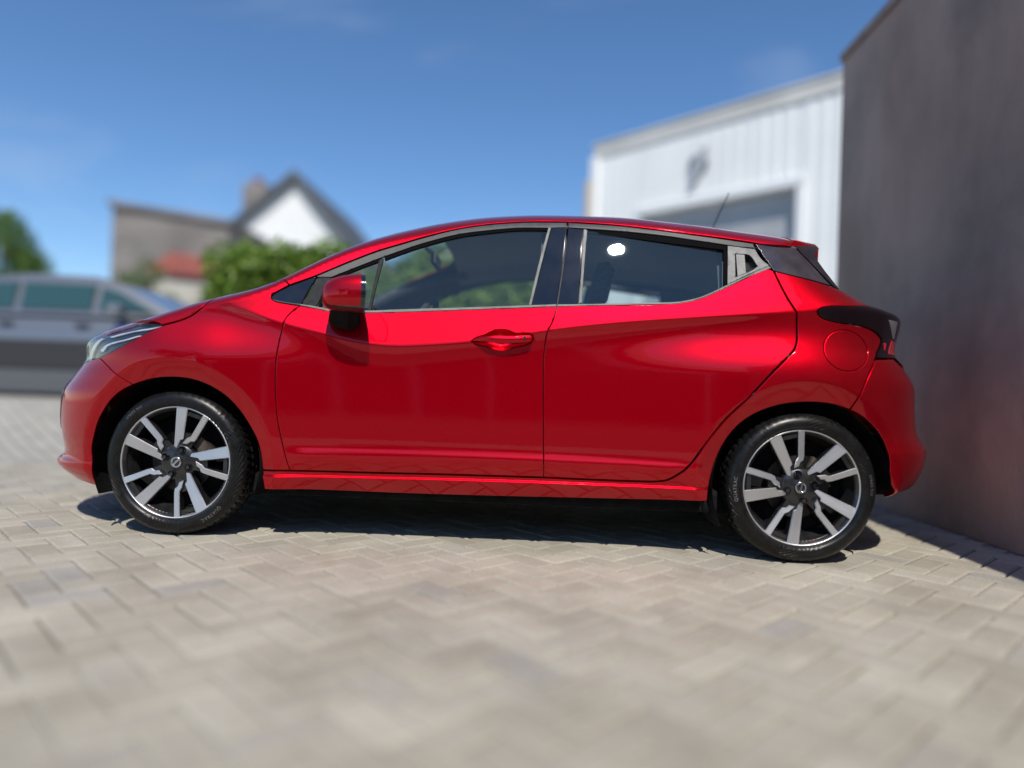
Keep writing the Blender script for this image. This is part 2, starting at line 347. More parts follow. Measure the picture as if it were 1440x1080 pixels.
OUT = {
    'front_fender': [(-1.6165,0.7162,1),(-1.4965,0.7595),(-1.3939,0.8121),(-1.3171,0.854,1),(-1.2506,0.8754),(-1.2016,0.8992),(-1.1671,0.9311),(-1.1508,0.952),('t',-1.14,0.15),('t',-1.04,0.15),('t',-0.97,0.145,1),(-0.8605,1.0704,1),(-0.8278,1.044,1),(-0.8648,1.0176),(-0.8899,0.9981),(-0.8921,0.9844),(-0.8748,0.9716),(-0.8284,0.9632),(-0.7719,0.9566,1),(-0.7957,0.9346),(-0.8188,0.9036),(-0.8307,0.8477),(-0.8404,0.778),(-0.8443,0.7006),(-0.8428,0.6209),(-0.8336,0.5214),(-0.82,0.4506),(-0.8013,0.374),(-0.7898,0.3283),(-0.7789,0.2885,1),(-0.8944,0.2873,1),(-0.8999,0.3457),(-0.9144,0.403),(-0.9455,0.4593),(-0.9903,0.5238),(-1.0422,0.5765),(-1.1052,0.6158),(-1.1781,0.6404),(-1.2584,0.6476),(-1.339,0.6405),(-1.3948,0.6256),(-1.4361,0.6112,1),(-1.5047,0.652),(-1.5695,0.6915)],
    'front_bumper': [(-1.6165,0.7162,1),(-1.5695,0.6915),(-1.5047,0.652),(-1.4361,0.6112,1),(-1.4881,0.5862),(-1.5359,0.5494),(-1.5718,0.5069),(-1.6049,0.4553),(-1.629,0.3917),(-1.6456,0.3246),(-1.6439,0.2588),(-1.645,0.1763,1),('n',0.36,0.182),('n',0.55,0.176),('n',0.8,0.172),('n',1.104,0.172,1),('n',1.104,0.66,1),('n',0.8,0.665),('n',0.5,0.675),(-1.7781,0.6907,1),(-1.7007,0.7073)],
    'front_door': [(-0.7719,0.9566,1),(-0.718,0.9498),(-0.6305,0.9384),(-0.5443,0.9374),(-0.3712,0.9467),(-0.1387,0.9611),(0.0347,0.9719),(0.2723,0.9868,1),(0.2674,0.96),(0.2571,0.9244),(0.2412,0.8889),(0.2338,0.8608),(0.2298,0.8156),(0.2275,0.7758),(0.2292,0.6736),(0.2361,0.5035),(0.2445,0.3002,1),(-0.1702,0.2962),(-0.4601,0.2907),(-0.7789,0.2885,1),(-0.7898,0.3283),(-0.8013,0.374),(-0.82,0.4506),(-0.8336,0.5214),(-0.8428,0.6209),(-0.8443,0.7006),(-0.8404,0.778),(-0.8307,0.8477),(-0.8188,0.9036),(-0.7957,0.9346)],
    'rear_door': [(0.2723,0.9868,1),(0.4338,0.9952),(0.6504,1.0054),(0.7567,1.0135),(0.841,1.0351),(0.9463,1.0855),(1.027,1.1268),(1.1095,1.1706),(1.1356,1.1608,1),(1.1562,1.1006),(1.1779,1.0477),(1.1942,1.0159),(1.2107,0.9877,1),(1.2127,0.8814),(1.2019,0.8469),(1.1808,0.8222),(1.1135,0.7517),(1.0246,0.6477),(0.9535,0.5743),(0.9093,0.5197),(0.86,0.4495),(0.8138,0.3801),(0.7743,0.3421),(0.7312,0.313),(0.6882,0.3042),(0.6274,0.3015),(0.4589,0.2994),(0.2445,0.3002,1),(0.2361,0.5035),(0.2292,0.6736),(0.2275,0.7758),(0.2298,0.8156),(0.2338,0.8608),(0.2412,0.8889),(0.2571,0.9244),(0.2674,0.96)],
    'quarter_panel': [(-0.8947,0.2813,1),(-0.7794,0.284),(-0.4606,0.2861),(-0.1703,0.2916),(0.2447,0.2953),(0.4593,0.2945),(0.6279,0.2966),(0.6887,0.2994),(0.7345,0.3084),(0.7783,0.3379),(0.8177,0.3764),(0.8639,0.4461),(0.9137,0.5162),(0.9581,0.5708),(1.0288,0.6446),(1.1173,0.7485),(1.1843,0.8192),(1.2061,0.8448),(1.2167,0.8801),(1.2149,0.9879,1),(1.1985,1.0181),(1.182,1.0499),(1.1606,1.1023),(1.1406,1.1594,1),(1.2423,1.1384),(1.3793,1.113),(1.4282,1.1035,1),(1.5007,1.0863),(1.5695,1.0439,1),(1.4461,1.0269),(1.362,1.0216),(1.3119,1.0125),(1.2928,0.9991),(1.298,0.9827),(1.3158,0.97),(1.3701,0.9563),(1.5009,0.943),(1.5589,0.9233),(1.5879,0.9),(1.582,0.8807),(1.5417,0.8212,1),(1.5017,0.7609),(1.466,0.6857),(1.4328,0.6161,1),(1.3889,0.6286),(1.3319,0.6383),(1.2625,0.6394),(1.1941,0.6327),(1.1289,0.6163),(1.0586,0.5844),(1.0023,0.5417),(0.9578,0.4853),(0.9273,0.4237),(0.9083,0.3607),(0.8988,0.2973),(0.8963,0.2322,1),(0.5509,0.2186),(0.06,0.2085),(-0.4094,0.2032),(-0.884,0.207,1)],
    'rear_bumper': [(1.5447,0.8184,1),(1.505,0.7596),(1.4692,0.6859),(1.4353,0.6148,1),(1.4755,0.5965),(1.527,0.5614),(1.5778,0.5075),(1.604,0.4545),(1.619,0.3975),(1.6261,0.339),(1.6635,0.252,1),('n',0.45,0.256),('n',0.8,0.268),('n',1.104,0.27,1),('n',1.104,0.74,1),('n',0.75,0.755),('n',0.45,0.785),(1.6649,0.8287,1)],
    'tailgate': [('n',0.47,0.8,1),('n',0.75,0.765),('n',1.104,0.75,1),('n',1.104,1.03,1),('n',0.75,1.03),('n',0.44,1.03,1)],
    'rear_window': [('n',0.33,1.05,1),('n',0.75,1.045),('n',1.104,1.045,1),('n',1.104,1.3,1),('n',0.2,1.3,1)],
    'roof': [(-0.8264,1.044,1),(-0.724,1.0907),(-0.5854,1.1648),(-0.4848,1.2132),(-0.3781,1.253),(-0.3136,1.2761),(-0.1628,1.3235),(-0.0369,1.3491),(0.1174,1.3644),(0.3075,1.3665),(0.5091,1.3527),(0.6666,1.335),(0.8792,1.3076),(1.0689,1.2839),(1.1095,1.2776),(1.2298,1.2759,1),('t',1.36,0.45),('t',1.37,0.873,1),('t',-0.24,0.873,1),('t',-0.27,0.6),('t',-0.31,0.45),('t',-0.4,0.37),('t',-0.62,0.3),('t',-0.85,0.22),('t',-0.955,0.185,1),(-0.8541,1.0671,1)],
    'windshield': [('t',-0.3,0.46),('t',-0.39,0.378),('t',-0.62,0.308),('t',-0.85,0.228),('t',-0.95,0.193,1),('t',-1.0,0.5),('t',-1.03,0.873,1),('t',-0.245,0.873,1),('t',-0.275,0.6)],
    'bonnet': [(-1.3165,0.8585,1),(-1.2511,0.8781),(-1.202,0.9021),(-1.168,0.9342),(-1.1532,0.9549),('t',-1.14,0.155),('t',-1.04,0.155),('t',-1.03,0.156,1),('t',-1.03,0.4),('t',-1.05,0.873,1),('t',-1.93,0.873,1),('t',-1.9,0.6),(-1.6471,0.8396,1),(-1.5688,0.8607),(-1.5226,0.873)],
    'window_trim_front': [(-0.7233,1.0861,1),(-0.5846,1.1591),(-0.4841,1.2073),(-0.3774,1.2471),(-0.3131,1.2705),(-0.162,1.3172),(-0.0361,1.3418),(0.1179,1.3567),(0.3044,1.3587,1),(0.3045,1.335,1),(0.2689,1.3338),(0.2272,1.3317),(0.0953,1.3305),(-0.034,1.3165),(-0.154,1.2968),(-0.3107,1.2482),(-0.4005,1.2114),(-0.4604,1.185),(-0.5555,1.1394),(-0.6621,1.0857,1),(-0.7113,1.0835,1)],
    'window_trim_rear': [(0.3119,1.3584,1),(0.5086,1.3458),(0.666,1.3286),(0.8786,1.3013),(1.0654,1.278,1),(1.0695,1.2603,1),(1.0088,1.2629),(0.9572,1.2693),(0.8376,1.2858),(0.7116,1.3038),(0.549,1.3198),(0.3119,1.3344,1)],
    'quarter_glass': [(-0.89,0.989),(-0.8792,1.0016),(-0.8256,1.0389,1),(-0.7261,1.0853,1),(-0.7689,0.9652,1),(-0.8295,0.9707),(-0.8757,0.9776)],
    'quarter_molding': [(-0.8921,0.9844),(-0.8757,0.9776),(-0.8294,0.9698),(-0.7688,0.9643,1),(-0.7706,0.9576,1),(-0.8285,0.9641),(-0.8749,0.9725)],
    'mirror_sail': [(-0.714,1.0824,1),(-0.6635,1.0847,1),(-0.7049,0.9588,1),(-0.7631,0.9649,1)],
    'vent_glass': [(-0.647,1.0817,1),(-0.5678,1.1214),(-0.4815,1.1623,1),(-0.4963,0.9468,1),(-0.5883,0.9444),(-0.6848,0.9584,1)],
    'vent_seal': [(-0.6591,1.0849,1),(-0.5691,1.1309),(-0.4659,1.1809,1),(-0.4672,1.167,1),(-0.5676,1.1198),(-0.6425,1.0803,1),(-0.6859,0.9563,1),(-0.7006,0.9587,1)],
    'window_divider': [(-0.4766,1.1708,1),(-0.4568,1.18,1),(-0.471,1.0767),(-0.4846,0.9457,1),(-0.4962,0.9459,1)],
    'front_glass': [(-0.4552,1.1787,1),(-0.3996,1.2033),(-0.3099,1.2407),(-0.1534,1.2898),(-0.0335,1.3099),(0.0956,1.3239),(0.2244,1.3251,1),(0.1591,0.992,1),(-0.1396,0.9722),(-0.3724,0.9578),(-0.485,0.9493,1)],
    'front_glass_seal': [(-0.4573,1.1844,1),(-0.4004,1.2104),(-0.3106,1.2475),(-0.1539,1.2958),(-0.0339,1.3158),(0.0953,1.3295),(0.2257,1.331,1),(0.2234,1.3201,1),(0.0958,1.3189),(-0.0331,1.3036),(-0.1528,1.2822),(-0.3091,1.2332),(-0.3987,1.1956),(-0.4527,1.1705,1)],
    'sill_molding_front': [(-0.7701,0.964,1),(-0.7193,0.9588),(-0.6518,0.9477),(-0.5885,0.9462),(-0.4877,0.9477),(-0.3722,0.9566),(-0.1395,0.9707),(0.2706,0.9957,1),(0.27,0.9858,1),(-0.1386,0.9593),(-0.3709,0.9443),(-0.4866,0.9381),(-0.5872,0.9363),(-0.6504,0.9376),(-0.7179,0.9492),(-0.7711,0.9573,1)],
    'window_bar_front': [(0.2272,1.3327,1),(0.2391,1.3328,1),(0.2059,1.1716),(0.1707,0.9908,1),(0.1592,0.9899,1),(0.1915,1.1651)],
    'pillar_panel_front': [(0.24,1.3328,1),(0.3045,1.334,1),(0.2906,1.1669),(0.2692,0.9962,1),(0.1715,0.9914,1),(0.2061,1.1653)],
    'pillar_panel_rear': [(0.312,1.3334,1),(0.3737,1.3249,1),(0.366,1.1685),(0.3587,1.0021,1),(0.2757,0.9964,1),(0.2964,1.167)],
    'window_bar_rear': [(0.3751,1.3288,1),(0.3905,1.3235,1),(0.3805,1.1688),(0.372,1.0043,1),(0.3601,1.0028,1),(0.3678,1.1685)],
    'rear_glass': [(0.3914,1.317,1),(0.5196,1.3031),(0.7109,1.2815),(0.9462,1.2545,1),(0.9395,1.0988,1),(0.8898,1.0705),(0.8414,1.0463),(0.7584,1.0245),(0.6506,1.0173),(0.3728,1.0061,1),(0.3814,1.1688)],
    'rear_glass_seal': [(0.3905,1.3264,1),(0.549,1.3172),(0.7115,1.3016),(0.9585,1.2668,1),(0.9466,1.0915,1),(0.9377,1.0913,1),(0.9439,1.2491,1),(0.7106,1.2748),(0.5196,1.2983),(0.3906,1.3115,1)],
    'sill_molding_rear': [(0.2749,0.9952,1),(0.4338,1.0018),(0.6505,1.0128),(0.7583,1.0203),(0.8412,1.0422),(0.9468,1.0945),(1.0277,1.1359),(1.1162,1.1807,1),(1.1297,1.1729,1),(1.027,1.1268),(0.9462,1.084),(0.8409,1.0336),(0.758,1.0121),(0.6504,1.0049),(0.4338,0.9941),(0.2737,0.9859,1)],
    'handle_panel': [(0.9614,1.2663,1),(1.0704,1.2552,1),(1.0936,1.212),(1.1224,1.185,1),(1.0279,1.139),(0.9497,1.0976,1)],
    'handle_pocket': [(0.9891,1.2311,1),(1.0207,1.2312),(1.0462,1.2271),(1.0749,1.1802,1),(1.061,1.1674),(0.9838,1.1301,1)],
    'corner_panel': [(1.0758,1.2791,1),(1.1564,1.2694),(1.2477,1.2722,1),(1.3276,1.195),(1.3858,1.1166,1),(1.2427,1.1406),(1.1386,1.1621,1),(1.1084,1.2157)],
    'tail_light': [(1.2937,0.9992),(1.3118,1.0113),(1.3616,1.0198),(1.4452,1.0246),(1.555,1.0373),('n',0.42,1.005),('n',0.5,0.99,1),('n',0.5,0.8,1),(1.6784,0.8336,1),(1.5443,0.8233,1),(1.5842,0.8809),(1.5892,0.9001),(1.5588,0.9247),(1.5008,0.9444),(1.3701,0.9577),(1.3157,0.9714),(1.2994,0.9827)],
    'headlight': [(-1.8013,0.6909,1),(-1.7014,0.7088),(-1.6166,0.7177),(-1.4967,0.7609),(-1.3942,0.8136),(-1.3175,0.8561,1),(-1.317,0.8605,1),(-1.3819,0.8635),(-1.5269,0.872),(-1.573,0.8597),('n',0.5,0.835),('n',0.55,0.76,1),('n',0.55,0.68,1)],
    'hl_strip_a': [(-1.6448,0.7475),(-1.6184,0.7667),(-1.5668,0.7826),(-1.4949,0.796),(-1.4144,0.8161),(-1.4104,0.8133,1),(-1.4865,0.7917),(-1.5486,0.7785),(-1.5975,0.7636),(-1.6216,0.7429)],
    'hl_strip_c': [(-1.8107,0.704),(-1.7595,0.7435),(-1.6856,0.7842),(-1.6373,0.8092),(-1.6205,0.8047),(-1.6655,0.7777),(-1.7152,0.7394),(-1.7478,0.7061)],
    'hl_strip_b': [(-1.5834,0.8111),(-1.5294,0.826),(-1.4612,0.8363),(-1.3826,0.8463),(-1.3239,0.8579,1),(-1.3692,0.8425),(-1.4513,0.8294),(-1.5152,0.8181),(-1.566,0.8048)],
    'fog_bezel': [('n',0.445,0.575),('n',0.47,0.615),('n',0.62,0.61),('n',0.68,0.5),('n',0.64,0.41),('n',0.55,0.395),('n',0.5,0.45),('n',0.462,0.53)],
    'handle_recess': [(-0.0632,0.8335),(-0.0442,0.8501),(-0.0106,0.8619),(0.0227,0.8798),(0.0567,0.8858),(0.0854,0.8816),(0.1087,0.8721),(0.1683,0.8724),(0.1814,0.8617),(0.1805,0.8448),(0.1556,0.8271),(0.1106,0.8156),(0.0826,0.8042),(0.0514,0.8008),(0.02,0.8068),(-0.0144,0.8169),(-0.0487,0.8227)],
    'fuel_flap': [(1.5096,0.838),(1.5108,0.8599),(1.5021,0.8804),(1.4864,0.8985),(1.4656,0.913),(1.4418,0.9231),(1.4169,0.9281),(1.3924,0.9277),(1.3698,0.922),(1.3504,0.9113),(1.3349,0.8962),(1.324,0.8776),(1.3184,0.8569),(1.3182,0.8356),(1.3239,0.815),(1.3356,0.7967),(1.3525,0.7819),(1.3733,0.7715),(1.3966,0.7661),(1.4208,0.7662),(1.4445,0.7718),(1.4664,0.7826),(1.4851,0.7978),(1.4998,0.8167)],
    'mud_flap': [(0.8959,0.2339,1),(0.904,0.2914,1),(0.9067,0.2282),(0.9216,0.1606,1),(0.885,0.1646,1),(0.8647,0.2366,1)],
}
def spline(pts, dom):
    # pts in the domain with corner flags -> dense polyline (centripetal Catmull-Rom between corners)
    n = len(pts); P = np.array([p[:2] for p in pts], float); cr = [len(p) > 2 for p in pts]
    out = []
    for i in range(n):
        p1, p2 = P[i], P[(i+1) % n]
        p0 = P[i-1] if not cr[i] else 2*p1 - p2
        p3 = P[(i+2) % n] if not cr[(i+1) % n] else 2*p2 - p1
        L = np.linalg.norm(p2-p1); k = max(1, int(round(L/.013)))
        if cr[i] and cr[(i+1) % n]:
            for s in range(k): out.append(p1 + (p2-p1)*s/k)
            continue
        t0 = 0; t1 = t0 + max(np.linalg.norm(p1-p0), 1e-6)**.5; t2 = t1 + max(L, 1e-6)**.5; t3 = t2 + max(np.linalg.norm(p3-p2), 1e-6)**.5
        for s in range(k):
            t = t1 + (t2-t1)*s/k
            A1 = (t1-t)/(t1-t0)*p0 + (t-t0)/(t1-t0)*p1; A2 = (t2-t)/(t2-t1)*p1 + (t-t1)/(t2-t1)*p2; A3 = (t3-t)/(t3-t2)*p2 + (t-t2)/(t3-t2)*p3
            B1 = (t2-t)/(t2-t0)*A1 + (t-t0)/(t2-t0)*A2; B2 = (t3-t)/(t3-t1)*A2 + (t-t1)/(t3-t1)*A3
            out.append((t2-t)/(t2-t1)*B1 + (t-t1)/(t2-t1)*B2)
    return np.array(out)
def area2(P): return float(np.sum(P[:,0]*np.roll(P[:,1],-1) - np.roll(P[:,0],-1)*P[:,1]))/2
def inset(P, d):
    # move a closed counter-clockwise polyline inwards by d
    a = np.roll(P, 1, 0); b = np.roll(P, -1, 0)
    e1 = P-a; e2 = b-P
    e1 /= np.linalg.norm(e1, axis=1, keepdims=True)+1e-12; e2 /= np.linalg.norm(e2, axis=1, keepdims=True)+1e-12
    n1 = np.stack([-e1[:,1], e1[:,0]], 1); n2 = np.stack([-e2[:,1], e2[:,0]], 1)
    m = n1+n2; l = np.linalg.norm(m, axis=1, keepdims=True); m = m/np.maximum(l, 1e-9)
    c = np.clip((m*n1).sum(1, keepdims=True), .45, 1)
    return P + m*d/c
def inside(poly, q):
    x, y = q[:,0], q[:,1]; r = np.zeros(len(q), bool); a = poly; b = np.roll(poly, -1, 0)
    for (x1, y1), (x2, y2) in zip(a, b):
        if y1 == y2: continue
        c = ((y1 > y) != (y2 > y)) & (x < (x2-x1)*(y-y1)/(y2-y1) + x1); r ^= c
    return r
def segdist(poly, q):
    a = poly; b = np.roll(poly, -1, 0); d = np.full(len(q), 9.)
    for p, s in zip(a, b):
        e = s-p; L = e@e + 1e-12; t = np.clip(((q-p)@e)/L, 0, 1); d = np.minimum(d, np.linalg.norm(q-p-t[:,None]*e, axis=1))
    return d
def outline(key, dom):
    L = []
    for e in OUT[key]:
        if e[0] == 'n': P = [e[1], e[2]]; fl = len(e) > 3
        elif e[0] == 't':
            z = float(topz(e[1], e[2])); P = todom(dom, [[e[1], e[2], z]])[0]; fl = len(e) > 3
        else:
            P = todom(dom, [[e[0], float(Y(e[0], e[1])), e[1]]])[0]; fl = len(e) > 2
        L.append((P[0], P[1], 1) if fl else (P[0], P[1]))
    return L
FEAT = {}
def feature_points():
    # extra mesh rows along the creases of the side so that they stay crisp
    pts = []
    xs = np.arange(-1.25, 1.75, .016)
    for d in (-.016, -.008, -.003, .003, .008, .016): pts.append(np.stack([xs, pch(xs, *_t(CREASE))+d], 1))
    th = np.linspace(-.5, math.pi+.5, 110)
    for hx, hz in HUBS:
        for r in (.412, .4165, .4195, .4225, .428): pts.append(np.stack([hx+r*np.cos(th), hz+r*np.sin(th)], 1))
    for d in (-.0260, -.0225, -.0205, -.0185, -.0165, -.0145, -.0125, -.0105, -.0088): pts.append(np.stack([xs, pch(xs, *_t(ROCK))+d], 1))
    for d in (-.006, 0, .006): pts.append(np.stack([xs, .342+.012*xs+d], 1))
    return np.concatenate(pts)
FP = feature_points()
def panel(name, key, material, parent, dom='side', off=0., shrink=.0017, step=.016, flange=.016, edge=.0026, round_=.0011, hole=None, offfn=None, sym=False, pts=None):
    raw = spline(pts if pts is not None else outline(key, dom), dom)
    if area2(raw) < 0: raw = raw[::-1]
    B = inset(raw, shrink); I = inset(B, edge)
    lo, hi = B.min(0), B.max(0)
    gx, gy = np.meshgrid(np.arange(lo[0], hi[0], step), np.arange(lo[1], hi[1], step)); G = np.stack([gx.ravel(), gy.ravel()], 1)
    if dom == 'side':
        m = (FP[:,0] > lo[0]) & (FP[:,0] < hi[0]) & (FP[:,1] > lo[1]) & (FP[:,1] < hi[1]); fp = FP[m]
        if len(fp):
            # thin the regular grid near the feature rows
            cell = set(map(tuple, np.floor(fp/.007).astype(int)))
            ij = np.floor(G/.007).astype(int)
            keep = np.array([not ((a, b) in cell or (a+1, b) in cell or (a-1, b) in cell or (a, b+1) in cell or (a, b-1) in cell) for a, b in ij]) if len(G) else np.zeros(0, bool)
            G = np.concatenate([G[keep], fp])
    loops = [(B, I)]
    I_ok = inside(B, I) & (segdist(B, I) > edge*.45)
    G = G[inside(B, G)]
    if len(G): G = G[segdist(B, G) > edge*2.2]
    H = None
    if hole is not None:
        h = hole if area2(hole) > 0 else hole[::-1]
        H = inset(h, -shrink)[::-1]; HI = inset(H, edge)
        if len(G): G = G[~inside(H, G)]; G = G[segdist(H, G) > edge*2.2]
    verts = [B, I[I_ok], G]; nb = len(B)
    edges = [(i, (i+1) % nb) for i in range(nb)]
    hb = None
    if H is not None:
        hb = nb + int(I_ok.sum()) + len(G); verts += [H, HI]; nh = len(H)
        edges += [(hb+i, hb+(i+1) % nh) for i in range(nh)]
    A = np.concatenate(verts)
    vo, eo, fo, ov, oe, of = delaunay_2d_cdt([Vector((float(a), float(b))) for a, b in A], edges, [], 0, 1e-7)
    Q = np.array([(v.x, v.y) for v in vo]); T = np.array([f for f in fo if len(f) == 3])
    cen = Q[T].mean(1); ok = inside(B, cen)
    if H is not None: ok &= ~inside(H, cen)
    T = T[ok]
    ar = (Q[T[:,1]]-Q[T[:,0]]); br = (Q[T[:,2]]-Q[T[:,0]]); cr = ar[:,0]*br[:,1]-ar[:,1]*br[:,0]
    T[cr < 0] = T[cr < 0][:, ::-1]
    isb = np.zeros(len(Q), bool)
    for i, lst in enumerate(ov): isb[i] = any((j < nb) or (hb is not None and hb <= j < hb+nh) for j in lst)
    P = dom3(dom, Q); N = NRM(P[:,0], P[:,2])
    o_ = off + (offfn(Q, B) if offfn else 0.)
    P = P + N*(np.asarray(o_)*np.ones(len(Q)))[:,None]
    # orientation: faces must look outwards
    fn = np.cross(P[T[:,1]]-P[T[:,0]], P[T[:,2]]-P[T[:,0]])
    if (fn*N[T].mean(1)).sum() < 0: T = T[:, ::-1]
    # boundary edges of the triangulation
    ed = {}
    for t in T:
        for a, b in ((t[0], t[1]), (t[1], t[2]), (t[2], t[0])):
            if (b, a) in ed: del ed[(b, a)]
            else: ed[(a, b)] = 1
    if offfn is not None:
        f2 = np.cross(P[T[:,1]]-P[T[:,0]], P[T[:,2]]-P[T[:,0]]); N2 = np.zeros_like(P)
        for k in range(3): np.add.at(N2, T[:,k], f2)
        N = N2/np.maximum(np.linalg.norm(N2, axis=1, keepdims=True), 1e-12)
    bn = np.zeros_like(P)
    for a, b in ed:
        v = np.cross(P[b]-P[a], N[a]); l = np.linalg.norm(v)
        if l > 1e-9: bn[a] += v/l; bn[b] += v/l
    l = np.linalg.norm(bn, axis=1, keepdims=True); bn = bn/np.maximum(l, 1e-9)
    bidx = sorted({a for e in ed for a in e})
    NN = N.copy()
    if round_:
        NN[bidx] = N[bidx]*.8 + bn[bidx]*.62; P[bidx] = P[bidx] - N[bidx]*round_
    V = [P]; NA = [NN]; Fc = [tuple(t) for t in T]
    if flange and ed:
        base = len(P); mp = {b: i for i, b in enumerate(bidx)}
        V += [P[bidx], P[bidx] - N[bidx]*flange]; NA += [bn[bidx], bn[bidx]]
        m = len(bidx)
        for a, b in ed: Fc.append((base+mp[b], base+mp[a], base+m+mp[a], base+m+mp[b]))
    V = np.concatenate(V); NA = np.concatenate(NA)
    if sym:
        n = len(V); V2 = V.copy(); V2[:,1] = 2*W - V2[:,1]; N2 = NA.copy(); N2[:,1] *= -1
        Fc = Fc + [tuple(i+n for i in f[::-1]) for f in Fc]; V = np.concatenate([V, V2]); NA = np.concatenate([NA, N2])
    V = V.copy(); V[:,1] -= W
    return meshobj(name, V, Fc, material, parent, normals=NA)

# ------------------------------------------------------------------ THE SETTING
def gz(x, y):
    # the yard is level round the car and rises a little towards the street
    t = np.clip((np.asarray(y, float) - 2.3)/3.0, 0, 1); return .36*t*t*(3-2*t)
def ground_material():
    m = mat('worn block paving', (.34,.33,.30), .85, spec=.25)
    tc = nd(m, 'ShaderNodeTexCoord'); mp = nd(m, 'ShaderNodeMapping'); mp.inputs['Rotation'].default_value = (0, 0, math.radians(45)); lk(m, tc.outputs['Object'], mp.inputs[0])
    br = nd(m, 'ShaderNodeTexBrick', i_Scale=1.0, i_Mortar_Size=.006, i_Brick_Width=.21, i_Row_Height=.105); lk(m, mp.outputs[0], br.inputs['Vector'])
    br.inputs['Color1'].default_value = (.42,.40,.36,1); br.inputs['Color2'].default_value = (.35,.335,.305,1); br.inputs['Mortar'].default_value = (.20,.185,.155,1)
    n = nd(m, 'ShaderNodeTexNoise', i_Scale=1.7, i_Detail=6); lk(m, tc.outputs['Object'], n.inputs['Vector'])
    mx = nd(m, 'ShaderNodeMix', data_type='RGBA', blend_type='MULTIPLY'); mx.inputs[0].default_value = .7
    r = ramp(m, [(.3, (.8,.79,.77)), (.7, (1,1,1))]); lk(m, n.outputs['Fac'], r.inputs[0])
    lk(m, br.outputs['Color'], mx.inputs[6]); lk(m, r.outputs[0], mx.inputs[7]); lk(m, mx.outputs[2], bsdf(m).inputs['Base Color'])
    return m
GROUND = ground_material()
xs = np.unique(np.concatenate([np.linspace(-900, -12, 12), np.linspace(-12, 12, 61), np.linspace(12, 900, 12)]))
ys = np.unique(np.concatenate([np.linspace(-600, -6, 10), np.linspace(-6, 2, 18), np.linspace(2, 6, 33), np.linspace(6, 1200, 16)]))
gv = [(x, y, float(gz(x, y)) - .011) for y in ys for x in xs]; nx_ = len(xs)
gf = [(j*nx_+i, j*nx_+i+1, (j+1)*nx_+i+1, (j+1)*nx_+i) for j in range(len(ys)-1) for i in range(nx_-1)]
ground = meshobj('ground', gv, gf, GROUND, smooth=True); tag(ground, 'sunlit yard of pale block paving', None, None, 'structure')

ASPH = mat('asphalt', (.045,.045,.047), .9); noisy(ASPH, (.035,.035,.037), (.06,.06,.061), 3, 8, .4, 150)
KERB = mat('kerb stone', (.33,.32,.30), .85); noisy(KERB, (.27,.26,.245), (.37,.36,.34), 5)
road = meshobj('road', [(-80,-9.5,.0),(80,-9.5,.0),(80,-3.55,.0),(-80,-3.55,.0)], [(0,1,2,3)], ASPH); tag(road, 'dark asphalt street along the edge of the yard', None, None, 'structure')

# paving blocks laid in herringbone at 45 degrees
def paver_material():
    m = mat('concrete paving block', (.4,.38,.34), .88, spec=.25)
    oi = nd(m, 'ShaderNodeObjectInfo'); at = nd(m, 'ShaderNodeAttribute', attribute_name='shade')
    ad = nd(m, 'ShaderNodeMath', operation='ADD'); lk(m, oi.outputs['Random'], ad.inputs[0]); lk(m, at.outputs['Fac'], ad.inputs[1])
    fr = nd(m, 'ShaderNodeMath', operation='FRACT'); lk(m, ad.outputs[0], fr.inputs[0])
    r = ramp(m, [(0, (.37,.34,.285)), (.3, (.445,.415,.345)), (.55, (.405,.378,.32)), (.8, (.475,.445,.372)), (.95, (.40,.375,.325)), (.985, (.37,.355,.325))]); lk(m, fr.outputs[0], r.inputs[0])
    ge = nd(m, 'ShaderNodeNewGeometry'); n = nd(m, 'ShaderNodeTexNoise', i_Scale=2.3, i_Detail=6, i_Roughness=.65); lk(m, ge.outputs['Position'], n.inputs['Vector'])
    r2 = ramp(m, [(.30, (.72,.705,.68)), (.60, (1,1,1))]); lk(m, n.outputs['Fac'], r2.inputs[0])
    n3 = nd(m, 'ShaderNodeTexNoise', i_Scale=160, i_Detail=3); lk(m, ge.outputs['Position'], n3.inputs['Vector'])
    r3 = ramp(m, [(.35, (.82,.82,.82)), (.6, (1,1,1))]); lk(m, n3.outputs['Fac'], r3.inputs[0])
    m1 = nd(m, 'ShaderNodeMix', data_type='RGBA', blend_type='MULTIPLY'); m1.inputs[0].default_value = 1
    m2 = nd(m, 'ShaderNodeMix', data_type='RGBA', blend_type='MULTIPLY'); m2.inputs[0].default_value = 1
    lk(m, r.outputs[0], m1.inputs[6]); lk(m, r2.outputs[0], m1.inputs[7]); lk(m, m1.outputs[2], m2.inputs[6]); lk(m, r3.outputs[0], m2.inputs[7]); lk(m, m2.outputs[2], bsdf(m).inputs['Base Color'])
    b = nd(m, 'ShaderNodeBump', i_Strength=.3, i_Distance=.003); lk(m, n3.outputs['Fac'], b.inputs['Height']); lk(m, b.outputs[0], bsdf(m).inputs['Normal'])
    return m
PAVER = paver_material()
U = .105
def paver_geo(lx, ly, gap=.007, ch=.007):
    a, b = lx/2-gap/2, ly/2-gap/2
    V = [(sx*(a-ch), sy*(b-ch), 0) for sx, sy in ((-1,-1),(1,-1),(1,1),(-1,1))] + [(sx*a, sy*b, -.006) for sx, sy in ((-1,-1),(1,-1),(1,1),(-1,1))] + [(sx*a, sy*b, -.03) for sx, sy in ((-1,-1),(1,-1),(1,1),(-1,1))]
    Fc = [(0,1,2,3)]
    for k in range(4):
        j = (k+1) % 4; Fc += [(4+k, 4+j, j, k), (8+k, 8+j, 4+j, 4+k)]
    return V, Fc
pv = []
R45 = np.array([[math.cos(math.radians(46)), -math.sin(math.radians(46))], [math.sin(math.radians(46)), math.cos(math.radians(46))]])
